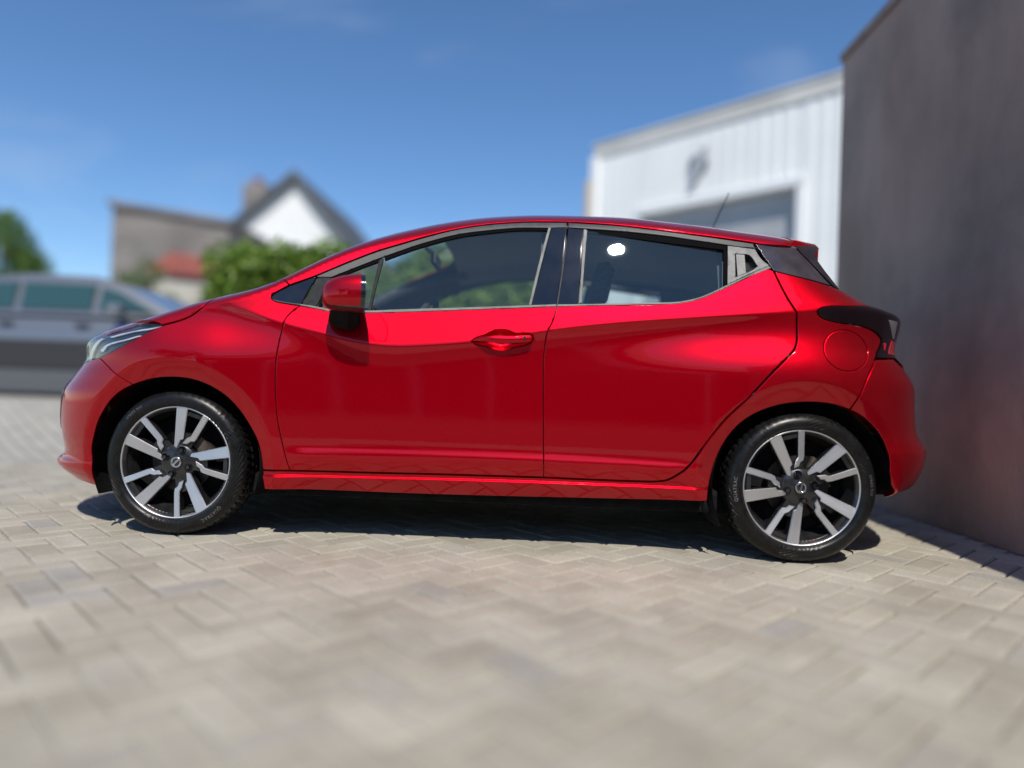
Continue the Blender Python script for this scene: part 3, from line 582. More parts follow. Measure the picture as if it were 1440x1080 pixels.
for r in range(-120, 120):
    for mm in range(-30, 30):
        for kind in (0, 1):
            if kind == 0: c = np.array([(r + 4*mm + 1)*U, (r + .5)*U])
            else: c = np.array([(r + 4*mm + .5)*U, (r + 2)*U])
            p = R45 @ c
            if -4.6 < p[0] < 2.36 and -2.1 < p[1] < 2.2:
                d = np.hypot(p[0]-CAM_LOC[0], p[1]-CAM_LOC[1])
                ax = math.degrees(math.atan2(p[0]-CAM_LOC[0], p[1]-CAM_LOC[1]))
                vis = abs(ax) < 40 and d > 1.0
                hid = -1.75 < p[0] < 1.65 and .1 < p[1] < 1.7
                pv.append((0 if (vis and not hid) else 1, d, p, kind))
pv.sort(key=lambda t: (t[0], t[1]))
paver_me = {}
for kind in (0, 1):
    V, Fc = paver_geo(2*U, U) if kind == 0 else paver_geo(U, 2*U)
    me = bpy.data.meshes.new('paver'); me.from_pydata(V, [], Fc); me.materials.append(PAVER); paver_me[kind] = me
for (h, d, p, kind) in pv[:300]:
    o = bpy.data.objects.new('paver', paver_me[kind]); COL.objects.link(o); o.parent = ground
    o.location = (p[0], p[1], float(gz(*p)) + rng.uniform(-.0012, .0012)); o.rotation_euler = (rng.gauss(0, .004), rng.gauss(0, .004), math.radians(46) + rng.gauss(0, .008))
V_, F_, S_ = [], [], []
geo = {0: paver_geo(2*U, U), 1: paver_geo(U, 2*U)}
for (h, d, p, kind) in pv[300:]:
    V, Fc = geo[kind]; b = len(V_); a = math.radians(46) + rng.gauss(0, .008); ca, sa = math.cos(a), math.sin(a); dz = rng.uniform(-.0012, .0012)
    for v in V:
        X, Yy = p[0]+v[0]*ca-v[1]*sa, p[1]+v[0]*sa+v[1]*ca
        V_.append((X, Yy, v[2]+dz+float(gz(X, Yy))))
    F_ += [tuple(b+i for i in f) for f in Fc]; S_ += [rng.random()]*len(V)
fp_ = meshobj('far_pavers', V_, F_, PAVER, ground); tag(fp_, None, kind='stuff')
at_ = fp_.data.attributes.new('shade', 'FLOAT', 'POINT'); at_.data.foreach_set('value', S_)

# dark rendered wall at the right
WALL = mat('dark stained render', (.10,.09,.095), .9, spec=.2)
r_ = noisy(WALL, (.34,.27,.22), (.50,.40,.33), 1.5, 8, .9, 38, stretch=(1, 1, .5))
tc_ = nd(WALL, 'ShaderNodeTexCoord'); n_b = nd(WALL, 'ShaderNodeTexNoise', i_Scale=.75, i_Detail=5, i_Roughness=.6); lk(WALL, tc_.outputs['Object'], n_b.inputs['Vector'])
r_b = ramp(WALL, [(.36, (.66,.67,.70)), (.5, (.90,.88,.89)), (.64, (1.0,.94,.94))]); lk(WALL, n_b.outputs['Fac'], r_b.inputs[0])
m_b = nd(WALL, 'ShaderNodeMix', data_type='RGBA', blend_type='MULTIPLY'); m_b.inputs[0].default_value = 1; lk(WALL, r_.outputs[0], m_b.inputs[6]); lk(WALL, r_b.outputs[0], m_b.inputs[7]); lk(WALL, m_b.outputs[2], bsdf(WALL).inputs['Base Color'])
wall = empty('rendered_wall', (2.52, -2.73, 0)); tag(wall, 'tall dark purple-grey rendered wall beside the rear of the red car', 'wall')
b = bmesh.new(); add_box(b, (0, 0, 1.57), (.30, 10.5, 3.18)); bmobj('wall_face', b, WALL, wall, bevel=.02)
COPING = mat('wall coping', (.15,.135,.14), .85); noisy(COPING, (.26,.225,.22), (.36,.32,.31), 6)
for k in range(12):
    b = bmesh.new(); add_box(b, (0, -4.83+k*.878, 3.19), (.34, .872, .06)); bmobj('coping_stone', b, COPING, wall, bevel=.008)

# white clad workshop, its front running away at 45 degrees
WHITE = mat('white cladding', (.84,.85,.83), .5); noisy(WHITE, (.80,.81,.79), (.87,.88,.86), .8, 5)
WHITE2 = mat('pale fascia', (.60,.59,.55), .5); noisy(WHITE2, (.54,.53,.49), (.66,.65,.61), 1.2)
DOORG = mat('grey roller door', (.42,.44,.46), .5); noisy(DOORG, (.39,.41,.43), (.46,.48,.50), 1.5)
FRAME = mat('white door frame', (.78,.79,.79), .5)
TEAL = mat('grey blue sign', (.10,.14,.19), .5); noisy(TEAL, (.05,.07,.10), (.24,.28,.33), 3)
ws = empty('white_workshop', (1.05, 9.22, 0), math.radians(-45)); tag(ws, 'white corrugated workshop with grey roller door behind the car', 'building')
ZB, ZT_ = .1, 4.80
WLEN, DX0, DX1, DZ = 6.4, .95, 3.52, 3.52
def corr(x0, x1, z0, z1, name):
    pts = []; x = x0; k = 0
    while x < x1 - 1e-6:
        for dx, dy in ((0, 0), (.085, 0), (.095, -.008), (.18, -.008)):
            if x+dx < x1: pts.append((x+dx, dy))
        x += .19
    pts.append((x1, 0)); V = [(a, b, z0) for a, b in pts] + [(a, b, z1) for a, b in pts]; n = len(pts)
    return meshobj(name, V, [(i, i+1, n+i+1, n+i) for i in range(n-1)], WHITE, ws)
def cladding(x0, x1, z0, z1):
    x = x0
    while x < x1 - .01:
        e = min(x + .95, x1); corr(x, e-.004, z0, z1, 'cladding_panel'); x = e
cladding(0, DX0, ZB, ZT_-.20); cladding(DX1, WLEN, ZB, ZT_-.20); cladding(DX0, DX1, DZ, ZT_-.20)
def wbox(name, c, s, m, bev=.006):
    b = bmesh.new(); add_box(b, c, s); return bmobj(name, b, m, ws, bevel=bev)
wbox('fascia', (WLEN/2, -.005, ZT_-.10), (WLEN+.1, .05, .20), WHITE2)
wbox('parapet_cap', (WLEN/2, .02, ZT_+.02), (WLEN+.2, .14, .04), WHITE2)
wbox('side_wall', (-.03, 3.0, 2.38), (.06, 6.0, 4.70), WHITE)
wbox('roof_deck', (WLEN/2, 3.0, ZT_-.25), (WLEN-.1, 5.8, .08), DOORG)
for k in range(16):
    b = bmesh.new(); add_box(b, ((DX0+DX1)/2, .12, .35+k*.2), (DX1-DX0, .03, .192)); bmobj('door_slat', b, DOORG, ws, bevel=.012)
for x in (DX0-.05, DX1+.05): wbox('door_jamb', (x, .02, 1.78), (.10, .16, 3.56), FRAME)
wbox('door_lintel', ((DX0+DX1)/2, .02, DZ+.01), (DX1-DX0+.2, .18, .12), FRAME)
wbox('corner_trim', (-.02, -.03, 2.36), (.14, .12, 4.5), FRAME)
DP = mat('sandy pipe', (.45,.36,.24), .6)
b = bmesh.new(); tube(b, [(-.10, -.12, .2), (-.10, -.12, 4.2)], .045, 10); bmobj('downpipe', b, DP, ws, smooth=True)
sg = empty('sign', (1.98, -.03, 4.06), parent=ws)
b = bmesh.new()
bmesh.ops.create_cone(b, cap_ends=True, segments=28, radius1=.16, radius2=.16, depth=.03, matrix=Matrix.Rotation(math.pi/2, 4, 'X')); bmobj('sign_disc', b, TEAL, sg)
b = bmesh.new(); add_prism(b, [(-.13,-.27),(.0,-.24),(.12,.02),(.18,.24),(.08,.21),(-.05,.0)], -.05, -.015); bmobj('sign_emblem', b, DOORG, sg)

# houses beyond the street
BRICK = mat('weathered grey brown cladding', (.20,.18,.165), .9); noisy(BRICK, (.155,.14,.13), (.25,.225,.205), .9, 6, stretch=(1,1,3))
BEIGE = mat('beige render', (.46,.43,.37), .9); noisy(BEIGE, (.41,.38,.32), (.50,.47,.41), .7)
TILE_R = mat('red clay tiles', (.22,.06,.045), .8); noisy(TILE_R, (.17,.045,.035), (.28,.075,.055), 5)
TILE_D = mat('dark slate', (.07,.075,.085), .7); noisy(TILE_D, (.055,.06,.068), (.10,.105,.115), 4)
RENDER_W = mat('white render', (.78,.78,.76), .85); noisy(RENDER_W, (.72,.72,.70), (.82,.82,.80), .6)
PANE = mat('dark window pane', (.03,.035,.045), .08, 0, .5)
WOODW = mat('white window frame', (.7,.7,.68), .5)
def part_box(parent, name, c, s, m, bev=.02):
    b = bmesh.new(); add_box(b, c, s); return bmobj(name, b, m, parent, bevel=bev)
def window(parent, x, y, z, w, h):
    f = part_box(parent, 'window', (x, y, z), (w, .10, h), WOODW)
    part_box(f, 'pane', (x - w*.235, y-.045, z), (w*.40, .04, h*.84), PANE, .005); part_box(f, 'pane', (x + w*.235, y-.045, z), (w*.40, .04, h*.84), PANE, .005)
    part_box(f, 'sill', (x, y-.07, z-h/2-.04), (w+.16, .18, .06), WOODW, .01)
hA = empty('grey_house', (-13.3, 22, .3)); tag(hA, 'grey-brown flat-topped house with a red tiled lean-to left of the white gable', 'house')
part_box(hA, 'wall', (0, 3, 1.8), (3.6, 6, 3.9), BEIGE)
b = bmesh.new(); add_prism(b, [(-1.95,-.15),(2.3,-.15),(2.3,0.02)], 0, 0.01, 'z'); b.free()
b = bmesh.new(); add_prism(b, [(-1.85,3.3),(2.35,3.3),(2.35,5.75),(-1.85,6.32)], -.25, 6.2, 'y'); bmobj('upper_storey', b, BRICK, hA, bevel=.03)
b = bmesh.new(); add_prism(b, [(-2.0,6.34),(2.5,5.76),(2.5,5.92),(-2.0,6.52)], -.4, 6.3, 'y'); bmobj('roof', b, BRICK, hA)
ln = meshobj('lean_to_roof', [(.35,-.3,4.75),(2.75,-.3,4.45),(2.95,-1.6,3.75),(.25,-1.6,3.95),(.35,-.3,4.6),(2.75,-.3,4.3),(2.95,-1.6,3.6),(.25,-1.6,3.8)], [(0,3,2,1),(4,5,6,7),(3,7,6,2),(0,4,7,3),(1,2,6,5),(0,1,5,4)], TILE_R, hA)
part_box(hA, 'lean_to_wall', (1.6, -.85, 1.75), (2.4, 1.2, 3.7), BEIGE)
hB = empty('white_gable_house', (-10.1, 25, .3)); tag(hB, 'white gabled house with dark verge and chimney above the hedge', 'house')
gpts = [(-2.9, 0), (2.75, 0), (2.75, 5.4), (.35, 8.3), (-2.9, 5.6)]
b = bmesh.new(); add_prism(b, gpts, 0, 8.5, 'y'); bmobj('wall', b, RENDER_W, hB)
b = bmesh.new()
add_prism(b, [(.35, 8.32), (3.15, 4.95), (3.30, 5.12), (.35, 8.66)], -.35, 8.8, 'y')
add_prism(b, [(.35, 8.32), (.35, 8.66), (-3.65, 5.28), (-3.5, 5.06)], -.35, 8.8, 'y'); rf = bmobj('roof', b, TILE_D, hB)
part_box(rf, 'chimney', (-2.1, 2.2, 7.6), (1.05, .7, 2.2), BRICK); part_box(rf, 'chimney_pot', (-2.1, 2.2, 8.85), (.3, .3, .35), TILE_R, .04)
window(hB, -1.1, -.02, 2.2, 1.3, 1.4)

# foliage
def leaf_material(name, c1, c2, c3):
    m = mat(name, c1, .42, spec=.4)
    ge = nd(m, 'ShaderNodeNewGeometry'); r = ramp(m, [(0, c1), (.55, c2), (1, c3)]); lk(m, ge.outputs['Random Per Island'], r.inputs[0]); lk(m, r.outputs[0], bsdf(m).inputs['Base Color'])
    tr = nd(m, 'ShaderNodeBsdfTranslucent'); lk(m, r.outputs[0], tr.inputs[0]); mx = nd(m, 'ShaderNodeMixShader'); mx.inputs[0].default_value = .38
    out = [n for n in m.node_tree.nodes if n.type == 'OUTPUT_MATERIAL'][0]
    lk(m, bsdf(m).outputs[0], mx.inputs[1]); lk(m, tr.outputs[0], mx.inputs[2]); lk(m, mx.outputs[0], out.inputs[0])
    return m
LEAF = leaf_material('laurel leaf', (.08,.16,.018), (.17,.285,.034), (.28,.385,.07))
LEAF2 = leaf_material('tree leaf', (.05,.11,.018), (.095,.18,.03), (.16,.25,.05))
BARK = mat('bark', (.10,.075,.055), .9); noisy(BARK, (.07,.05,.04), (.14,.11,.08), 12, 5, .5)
def leaves(name, P, D, size, material, parent):
    n = len(P); d = D + nrg.normal(0, .55, (n, 3)); d /= np.linalg.norm(d, axis=1, keepdims=True)
    up = nrg.normal(0, 1, (n, 3)); s = np.cross(d, up); s /= np.linalg.norm(s, axis=1, keepdims=True); t = np.cross(s, d)
    L = size*nrg.uniform(.7, 1.35, (n, 1)); w = L*.36
    V = np.stack([P - t*L*.5, P + s*w*.5 + d*w*.18, P + t*L*.5, P - s*w*.5 + d*w*.18], 1).reshape(-1, 3)
    i = np.arange(n)*4
    Fc = np.concatenate([np.stack([i, i+1, i+2], 1), np.stack([i, i+2, i+3], 1)])
    me = bpy.data.meshes.new(name); me.vertices.add(len(V)); me.vertices.foreach_set('co', V.ravel())
    me.loops.add(Fc.size); me.polygons.add(len(Fc)); me.loops.foreach_set('vertex_index', Fc.ravel().astype(np.int32)); me.polygons.foreach_set('loop_start', np.arange(0, Fc.size, 3, dtype=np.int32))
    me.update(calc_edges=True); me.materials.append(material)
    o = bpy.data.objects.new(name, me); COL.objects.link(o); o.parent = parent; return o
def blob_leaves(centres, n):
    # leaf places on the outsides of many overlapping clumps
    C_ = np.array([c[:3] for c in centres]); R_ = np.array([c[3] for c in centres]); k = nrg.choice(len(C_), n, p=R_**2/np.sum(R_**2))
    d = nrg.normal(0, 1, (n, 3)); d /= np.linalg.norm(d, axis=1, keepdims=True); rr = R_[k]*nrg.uniform(.55, 1.05, n)
    return C_[k] + d*rr[:,None], d
def tree(name, x, y, h, crown, n, size, label, material, cat='tree', seed=1):
    r = random.Random(seed); t = empty(name, (x, y, float(gz(x, y)))); tag(t, label, cat)
    b = bmesh.new(); tube(b, [(0,0,-.1), (.05,.02,h*.3), (-.03,.05,h*.55), (.02,.0,h*.8)], [.05*h/2, .035*h/2, .025*h/2, .008*h], 10)
    for k in range(7):
        a = k*2.4; z0 = h*(.28+.07*k); tube(b, [(0,0,z0), (math.cos(a)*h*.14, math.sin(a)*h*.14, z0+h*.12), (math.cos(a)*h*.24, math.sin(a)*h*.24, z0+h*.2)], [.016*h/2, .011*h/2, .004*h/2], 7)
    bmobj('trunk', b, BARK, t, smooth=True)
    P, D = blob_leaves(crown(r), n); o = leaves('crown', P, D, size, material, t); return t
tree('garden_tree', -13.5, 14.6, 4.6, lambda r: [(r.gauss(0,.75), r.gauss(0,.7), 2.9+r.gauss(0,.65), r.uniform(.28,.55)) for _ in range(26)], 9000, .13, 'green leafy tree at the far left behind the parked car', LEAF2, seed=3)
tree('garden_tree', -11.6, 17.5, 3.4, lambda r: [(r.gauss(0,.8), r.gauss(0,.7), 2.2+r.gauss(0,.4), r.uniform(.25,.5)) for _ in range(20)], 6000, .13, 'small low tree just right of the far left tree', LEAF2, seed=5)
hedge = empty('laurel_hedge', (-1.1, 4.9, .28)); tag(hedge, 'tall bright green laurel hedge running behind the red car', 'hedge')
cl = []
rh = random.Random(8)
for k in range(430):
    x = rh.uniform(-2.22, 1.55); top = 1.98 + .14*math.sin(x*2.1) + .09*math.sin(x*5.3+1) - (.45*max(0, (-1.75-x)/.5)) - .12*max(0, min(1, x+1.2))
    cl.append((x, rh.uniform(-.35, .45), top-.2-(top-.4)*rh.random()**1.15, rh.uniform(.16, .28)))
P, D = blob_leaves(cl, 75000); D[:,2] += .25; leaves('foliage', P, D, .092, LEAF, hedge)
b = bmesh.new()
for k in range(14):
    x = -2.1+k*.31; tube(b, [(x, 0, -.1), (x+rh.gauss(0,.08), .05, .9), (x+rh.gauss(0,.15), 0, 1.7)], [.03, .022, .008], 6)
bmobj('stems', b, BARK, hedge, smooth=True)

# far treeline beyond the street
tc = [(nrg.uniform(-95, 95), nrg.uniform(62, 74), nrg.uniform(.6, 2.6), nrg.uniform(.9, 1.7)) for _ in range(260)]
P, D = blob_leaves(tc, 22000); tl_ = leaves('treeline', P, D, .75, LEAF2, None); tag(tl_, 'low green treeline on the horizon far behind the houses', None, None, 'stuff')
# grey car parked across the yard
PC_GREY = mat('grey silver paint', (.21,.22,.235), .3, .5, .8); PC_DARK = mat('dark reflection band and handles', (.028,.028,.03), .6); PC_GLASS = mat('teal tinted glass', (.03,.075,.075), .05, 0, .6)
PC_SILL = mat('grey sill', (.11,.115,.125), .45, .3, .4)
pc = empty('parked_car', (-5.6, 6.25, .36)); tag(pc, 'grey car parked side-on beyond the nose of the red hatchback', 'car')
def loft_body(name, secs, material, parent):
    V = []; n = len(secs[0])
    for s in secs: V += s
    Fc = [(i*n+j, i*n+(j+1) % n, (i+1)*n+(j+1) % n, (i+1)*n+j) for i in range(len(secs)-1) for j in range(n)]
    Fc += [tuple(range(n))[::-1], tuple((len(secs)-1)*n+i for i in range(n))]
    bm = bmesh.new(); vs = [bm.verts.new(v) for v in V]
    for f in Fc: bm.faces.new([vs[i] for i in f])
    return bmobj(name, bm, material, parent, smooth=True)
def pc_sec(x, z0, z1, w): return [(x,-w*.94,z0),(x,-w,z0+.2),(x,-w,z1-.22),(x,-w*.93,z1-.06),(x,-w*.72,z1),(x,w*.72,z1),(x,w*.93,z1-.06),(x,w,z1-.22),(x,w,z0+.2),(x,w*.94,z0)]
loft_body('body', [pc_sec(-2.15,.36,.78,.62), pc_sec(-2.05,.26,.92,.80), pc_sec(-1.5,.22,.99,.88), pc_sec(0,.22,.99,.89), pc_sec(1.0,.22,.98,.88), pc_sec(1.6,.22,.90,.86), pc_sec(2.0,.26,.78,.76), pc_sec(2.15,.34,.66,.58)], PC_GREY, pc)
def cab(x, z, w): return [(x,-.80,.975),(x,-w-.02,z-.16),(x,-w+.09,z),(x,w-.09,z),(x,w+.02,z-.16),(x,.80,.975)]
loft_body('cabin', [cab(-1.75,1.02,.76), cab(-1.2,1.42,.68), cab(-.5,1.50,.67), cab(.35,1.48,.67), cab(.75,1.36,.69), cab(1.45,1.0,.77)], PC_GREY, pc)
for pts in ([(-1.45,1.05),(-.55,1.05),(-.55,1.37),(-1.05,1.35)], [(-.45,1.05),(.42,1.05),(.42,1.36),(-.45,1.37)], [(.52,1.05),(1.18,1.05),(.72,1.28),(.52,1.33)]):
    for s in (-1, 1):
        b = bmesh.new(); f = [b.verts.new((x, s*(.80 - (z-.98)*.245 + .012), z)) for x, z in pts]; g = [b.verts.new((x, s*(.80 - (z-.98)*.245 - .02), z)) for x, z in pts]
        b.faces.new(f); b.faces.new(g[::-1]); n = 4
        for i in range(4): b.faces.new((f[i], g[i], g[(i+1) % 4], f[(i+1) % 4]))
        bmobj('side_window', b, PC_GLASS, pc)
for s in (-1, 1):
    for x in (-.55, .38): part_box(pc, 'door_handle', (x, s*.895, .86), (.17, .03, .035), PC_DARK, .008)
    part_box(pc, 'side_reflection_band', (0, s*.895, .50), (1.95, .04, .34), PC_DARK, .012)  # dark band painted in place of the ground mirrored in the lower side
    part_box(pc, 'sill', (0, s*.87, .185), (1.95, .06, .28), PC_SILL, .012)
    part_box(pc, 'mirror', (.85, s*.98, 1.05), (.16, .18, .13), PC_GREY, .03)
    for x in (-1.35, 1.35):
        w = empty('wheel', (x, s*.80, .30), parent=pc)
        V, Fc = lathe([(-.10,.19),(-.11,.26),(-.08,.30),(.08,.30),(.11,.26),(.10,.19)], 40); meshobj('tyre', V, Fc, TYRE, w, smooth=True)
        V, Fc = lathe([(-.095,.0),(-.095,.06),(-.085,.10),(-.09,.195),(.09,.195),(.085,.1),(.095,0)], 40); meshobj('rim', V, Fc, ALU, w, smooth=True)

# what stands across the street behind the photographer (seen mirrored in the paint)
st = empty('street_house', (-.5, -13.5, 0)); tag(st, 'long low pale house across the street behind the camera', 'house')
DBRICK = mat('dark brown brick', (.10,.06,.045), .9); noisy(DBRICK, (.07,.042,.032), (.14,.085,.06), 3)
part_box(st, 'wall', (0, -2, 1.5), (13, 4, 3.0), DBRICK); 
b = bmesh.new(); add_prism(b, [(0.3, 2.9), (-4.3, 2.9), (-2.0, 4.6)], -6.9, 6.9, 'x'); bmobj('roof', b, TILE_D, st)
for x in (-4.5, -1.6, 1.6, 4.5): window(st, x, .03, 1.6, 1.4, 1.2)
for o in st.children: pass
fe = empty('slatted_fence', (-1.2, -10.6, 0)); tag(fe, 'upright slatted timber fence across the street behind the camera', 'fence')
FENCE = mat('weathered timber', (.11,.085,.065), .85); noisy(FENCE, (.08,.06,.045), (.15,.12,.09), 6, stretch=(1,1,.2))
for k in range(30): part_box(fe, 'slat', (-2.9+k*.2, 0, .72), (.13, .03, 1.35), FENCE if k % 9 else WHITE, .006)
for z in (.3, 1.15): part_box(fe, 'rail', (0, -.04, z), (6.1, .04, .09), FENCE, .006)
tree('street_tree', -7.5, -10.5, 5.2, lambda r: [(r.gauss(0,1.0), r.gauss(0,.9), 3.4+r.gauss(0,.8), r.uniform(.4,.7)) for _ in range(26)], 5000, .2, 'round street tree left of the house behind the camera', LEAF2, seed=9)
tree('street_tree', 7.6, -10.8, 4.6, lambda r: [(r.gauss(0,1.0), r.gauss(0,.9), 3.0+r.gauss(0,.7), r.uniform(.4,.7)) for _ in range(26)], 5000, .2, 'round street tree right of the house behind the camera', LEAF2, seed=10)

# ------------------------------------------------------------------ THE RED HATCHBACK
car = empty('hatchback_car', (0, W, 0)); tag(car, 'shiny red five-door hatchback parked side-on on the block paving', 'car')
def L(v): return (v[0], v[1]-W, v[2])          # world position -> position in the car
side = []                                       # parts that are mirrored to the far side
hr = spline(outline('handle_recess', 'side'), 'side'); ff = spline(outline('fuel_flap', 'side'), 'side')
fender = panel('front_fender', 'front_fender', RED, car)
fdoor = panel('front_door', 'front_door', RED, car, hole=hr, step=.015)
rdoor = panel('rear_door', 'rear_door', RED, car, step=.015)
quarter = panel('quarter_panel', 'quarter_panel', RED, car, step=.015, hole=ff)
panel('fuel_flap', 'fuel_flap', RED, quarter, shrink=.0012, step=.014)
panel('handle_recess', 'handle_recess', RED, fdoor, shrink=.0, step=.006, flange=0, edge=.002, round_=0, offfn=lambda q, B: -.040*np.clip(segdist(B, q)/.02, 0, 1)**.5 - .001)
side += [fender, fdoor, rdoor, quarter]
# glazing and trims
def p2(name, key, m, par, off=0., **k):
    a = dict(shrink=.0006, edge=.0012, round_=.0006, flange=.010, step=.022); a.update(k)
    return panel(name, key, m, par, off=off, **a)
p2('quarter_glass', 'quarter_glass', BLACK_GLOSS, fender, -.002); p2('window_molding', 'quarter_molding', TRIM, fender, .003, step=.01)
p2('window_trim', 'window_trim_front', TRIM, fdoor, .0); p2('mirror_sail', 'mirror_sail', SAIL, fdoor, -.002)
p2('fixed_glass', 'vent_glass', GLASS, fdoor, -.008, flange=0, shrink=0); p2('window_seal', 'vent_seal', SEAL, fdoor, -.003)
p2('window_divider', 'window_divider', SAIL, fdoor, -.001, step=.01); p2('window_glass', 'front_glass', GLASS, fdoor, -.009, flange=0, shrink=-.004)
p2('window_seal', 'front_glass_seal', SEAL, fdoor, -.004); p2('window_molding', 'sill_molding_front', BRIGHT, fdoor, .003, step=.01)
p2('window_bar', 'window_bar_front', BRIGHT, fdoor, .001, step=.01); p2('pillar_panel', 'pillar_panel_front', BLACK_GLOSS, fdoor, -.001)
p2('window_trim', 'window_trim_rear', TRIM, rdoor, .0); p2('pillar_panel', 'pillar_panel_rear', BLACK_GLOSS, rdoor, -.001)
p2('window_bar', 'window_bar_rear', BRIGHT, rdoor, .001, step=.01); p2('window_glass', 'rear_glass', GLASS_R, rdoor, -.009, flange=0, shrink=-.004, round_=0, offfn=lambda q_, B: -.027*(q_[:,0]-.62))
p2('window_seal', 'rear_glass_seal', SEAL, rdoor, -.004); p2('window_molding', 'sill_molding_rear', BRIGHT, rdoor, .003, step=.01)
hp = spline(outline('handle_pocket', 'side'), 'side')
p2('handle_panel', 'handle_panel', PLASTIC, rdoor, -.001, hole=hp, step=.012)
p2('handle_pocket', 'handle_pocket', SAIL, rdoor, -.001, step=.006, flange=0, shrink=0, round_=0, offfn=lambda q, B: -.030*np.clip(segdist(B, q)/.012, 0, 1)**.7)
corner = p2('corner_panel', 'corner_panel', CORNER, car, -.0005); side.append(corner)
# rear handle bar: an upright blade at the front of its pocket
q0 = OUT['handle_pocket'][0]; qN = OUT['handle_pocket'][-1]
def onside(x, z, out=0.):
    n = NRM(np.array([x]), np.array([z]))[0]; return Vector((x, float(Y(x, z))-W, z)) + Vector(n)*out
b = bmesh.new()
for (x, z0, z1) in ((q0[0]+.004, qN[1]+.003, q0[1]-.003), (q0[0]+.034, qN[1]+.017, q0[1]-.006)):
    pass
xa, xb = q0[0]+.003, q0[0]+.036
vv = [onside(xa, qN[1]+.004, .0), onside(xb, qN[1]+.018, .002), onside(xb, q0[1]-.005, .002), onside(xa, q0[1]-.003, .0)]
n_ = Vector(NRM(np.array([xa]), np.array([q0[1]]))[0]); A = [b.verts.new(v) for v in vv]; B_ = [b.verts.new(v - n_*.018) for v in vv]
b.faces.new(A); b.faces.new(B_[::-1])
for i in range(4): b.faces.new((A[i], B_[i], B_[(i+1) % 4], A[(i+1) % 4]))
bmobj('door_handle', b, PLASTIC, rdoor, bevel=.004)
# front handle: a tapered grip bridging the recess, with a lock cover at the rear end
def grip(parent):
    H0, H1 = GRIP0, GRIP1; n = 26; V = []; m = 12
    for i in range(n):
        t = i/(n-1); x = H0[0]+(H1[0]-H0[0])*t; z = H0[1]+(H1[1]-H0[1])*t 
        hh = .0148*min(1, (t/.36)**.62 if t > 0 else 0)*(1 if t < .965 else max(.35, 1-(t-.965)/.035*.5)); hh = max(hh, .0015); dd = .011*min(1, .25+t*3)
        out = .004 + .022*math.sin(math.pi*.5*min(1, t/.45)) - (max(0, t-.75)*.03)
        c = onside(x, z, out)
        for k in range(m):
            a = 2*math.pi*k/m; ca, sa = math.cos(a), math.sin(a)
            V.append((c.x, c.y - dd*math.copysign(abs(ca)**.7, ca), c.z + hh*math.copysign(abs(sa)**.6, sa)))
    Fc = [(i*m+k, i*m+(k+1) % m, (i+1)*m+(k+1) % m, (i+1)*m+k) for i in range(n-1) for k in range(m)] + [tuple(range(m))[::-1], tuple((n-1)*m+k for k in range(m))]
    bm = bmesh.new(); vs = [bm.verts.new(v) for v in V]
    for f in Fc: bm.faces.new([vs[i] for i in f])
    bmobj('door_handle', bm, RED, parent, smooth=True)
    x = H0[0]+(H1[0]-H0[0])*.885; z = H0[1]+(H1[1]-H0[1])*.885; c = onside(x, z, .0)
    bm = bmesh.new(); bmesh.ops.create_cone(bm, cap_ends=True, segments=20, radius1=.0075, radius2=.0065, depth=.01, matrix=Matrix.Translation(c + Vector((0, -.0315, 0))) @ Matrix.Rotation(math.pi/2, 4, 'X')); bmobj('key_lock', bm, CHROME, parent, smooth=True)
GRIP0 = (OUT['handle_recess'][0][0]+.005, OUT['handle_recess'][0][1]+.003); GRIP1 = (OUT['handle_recess'][9][0]-.004, OUT['handle_recess'][8][1]-.006)
grip(fdoor)
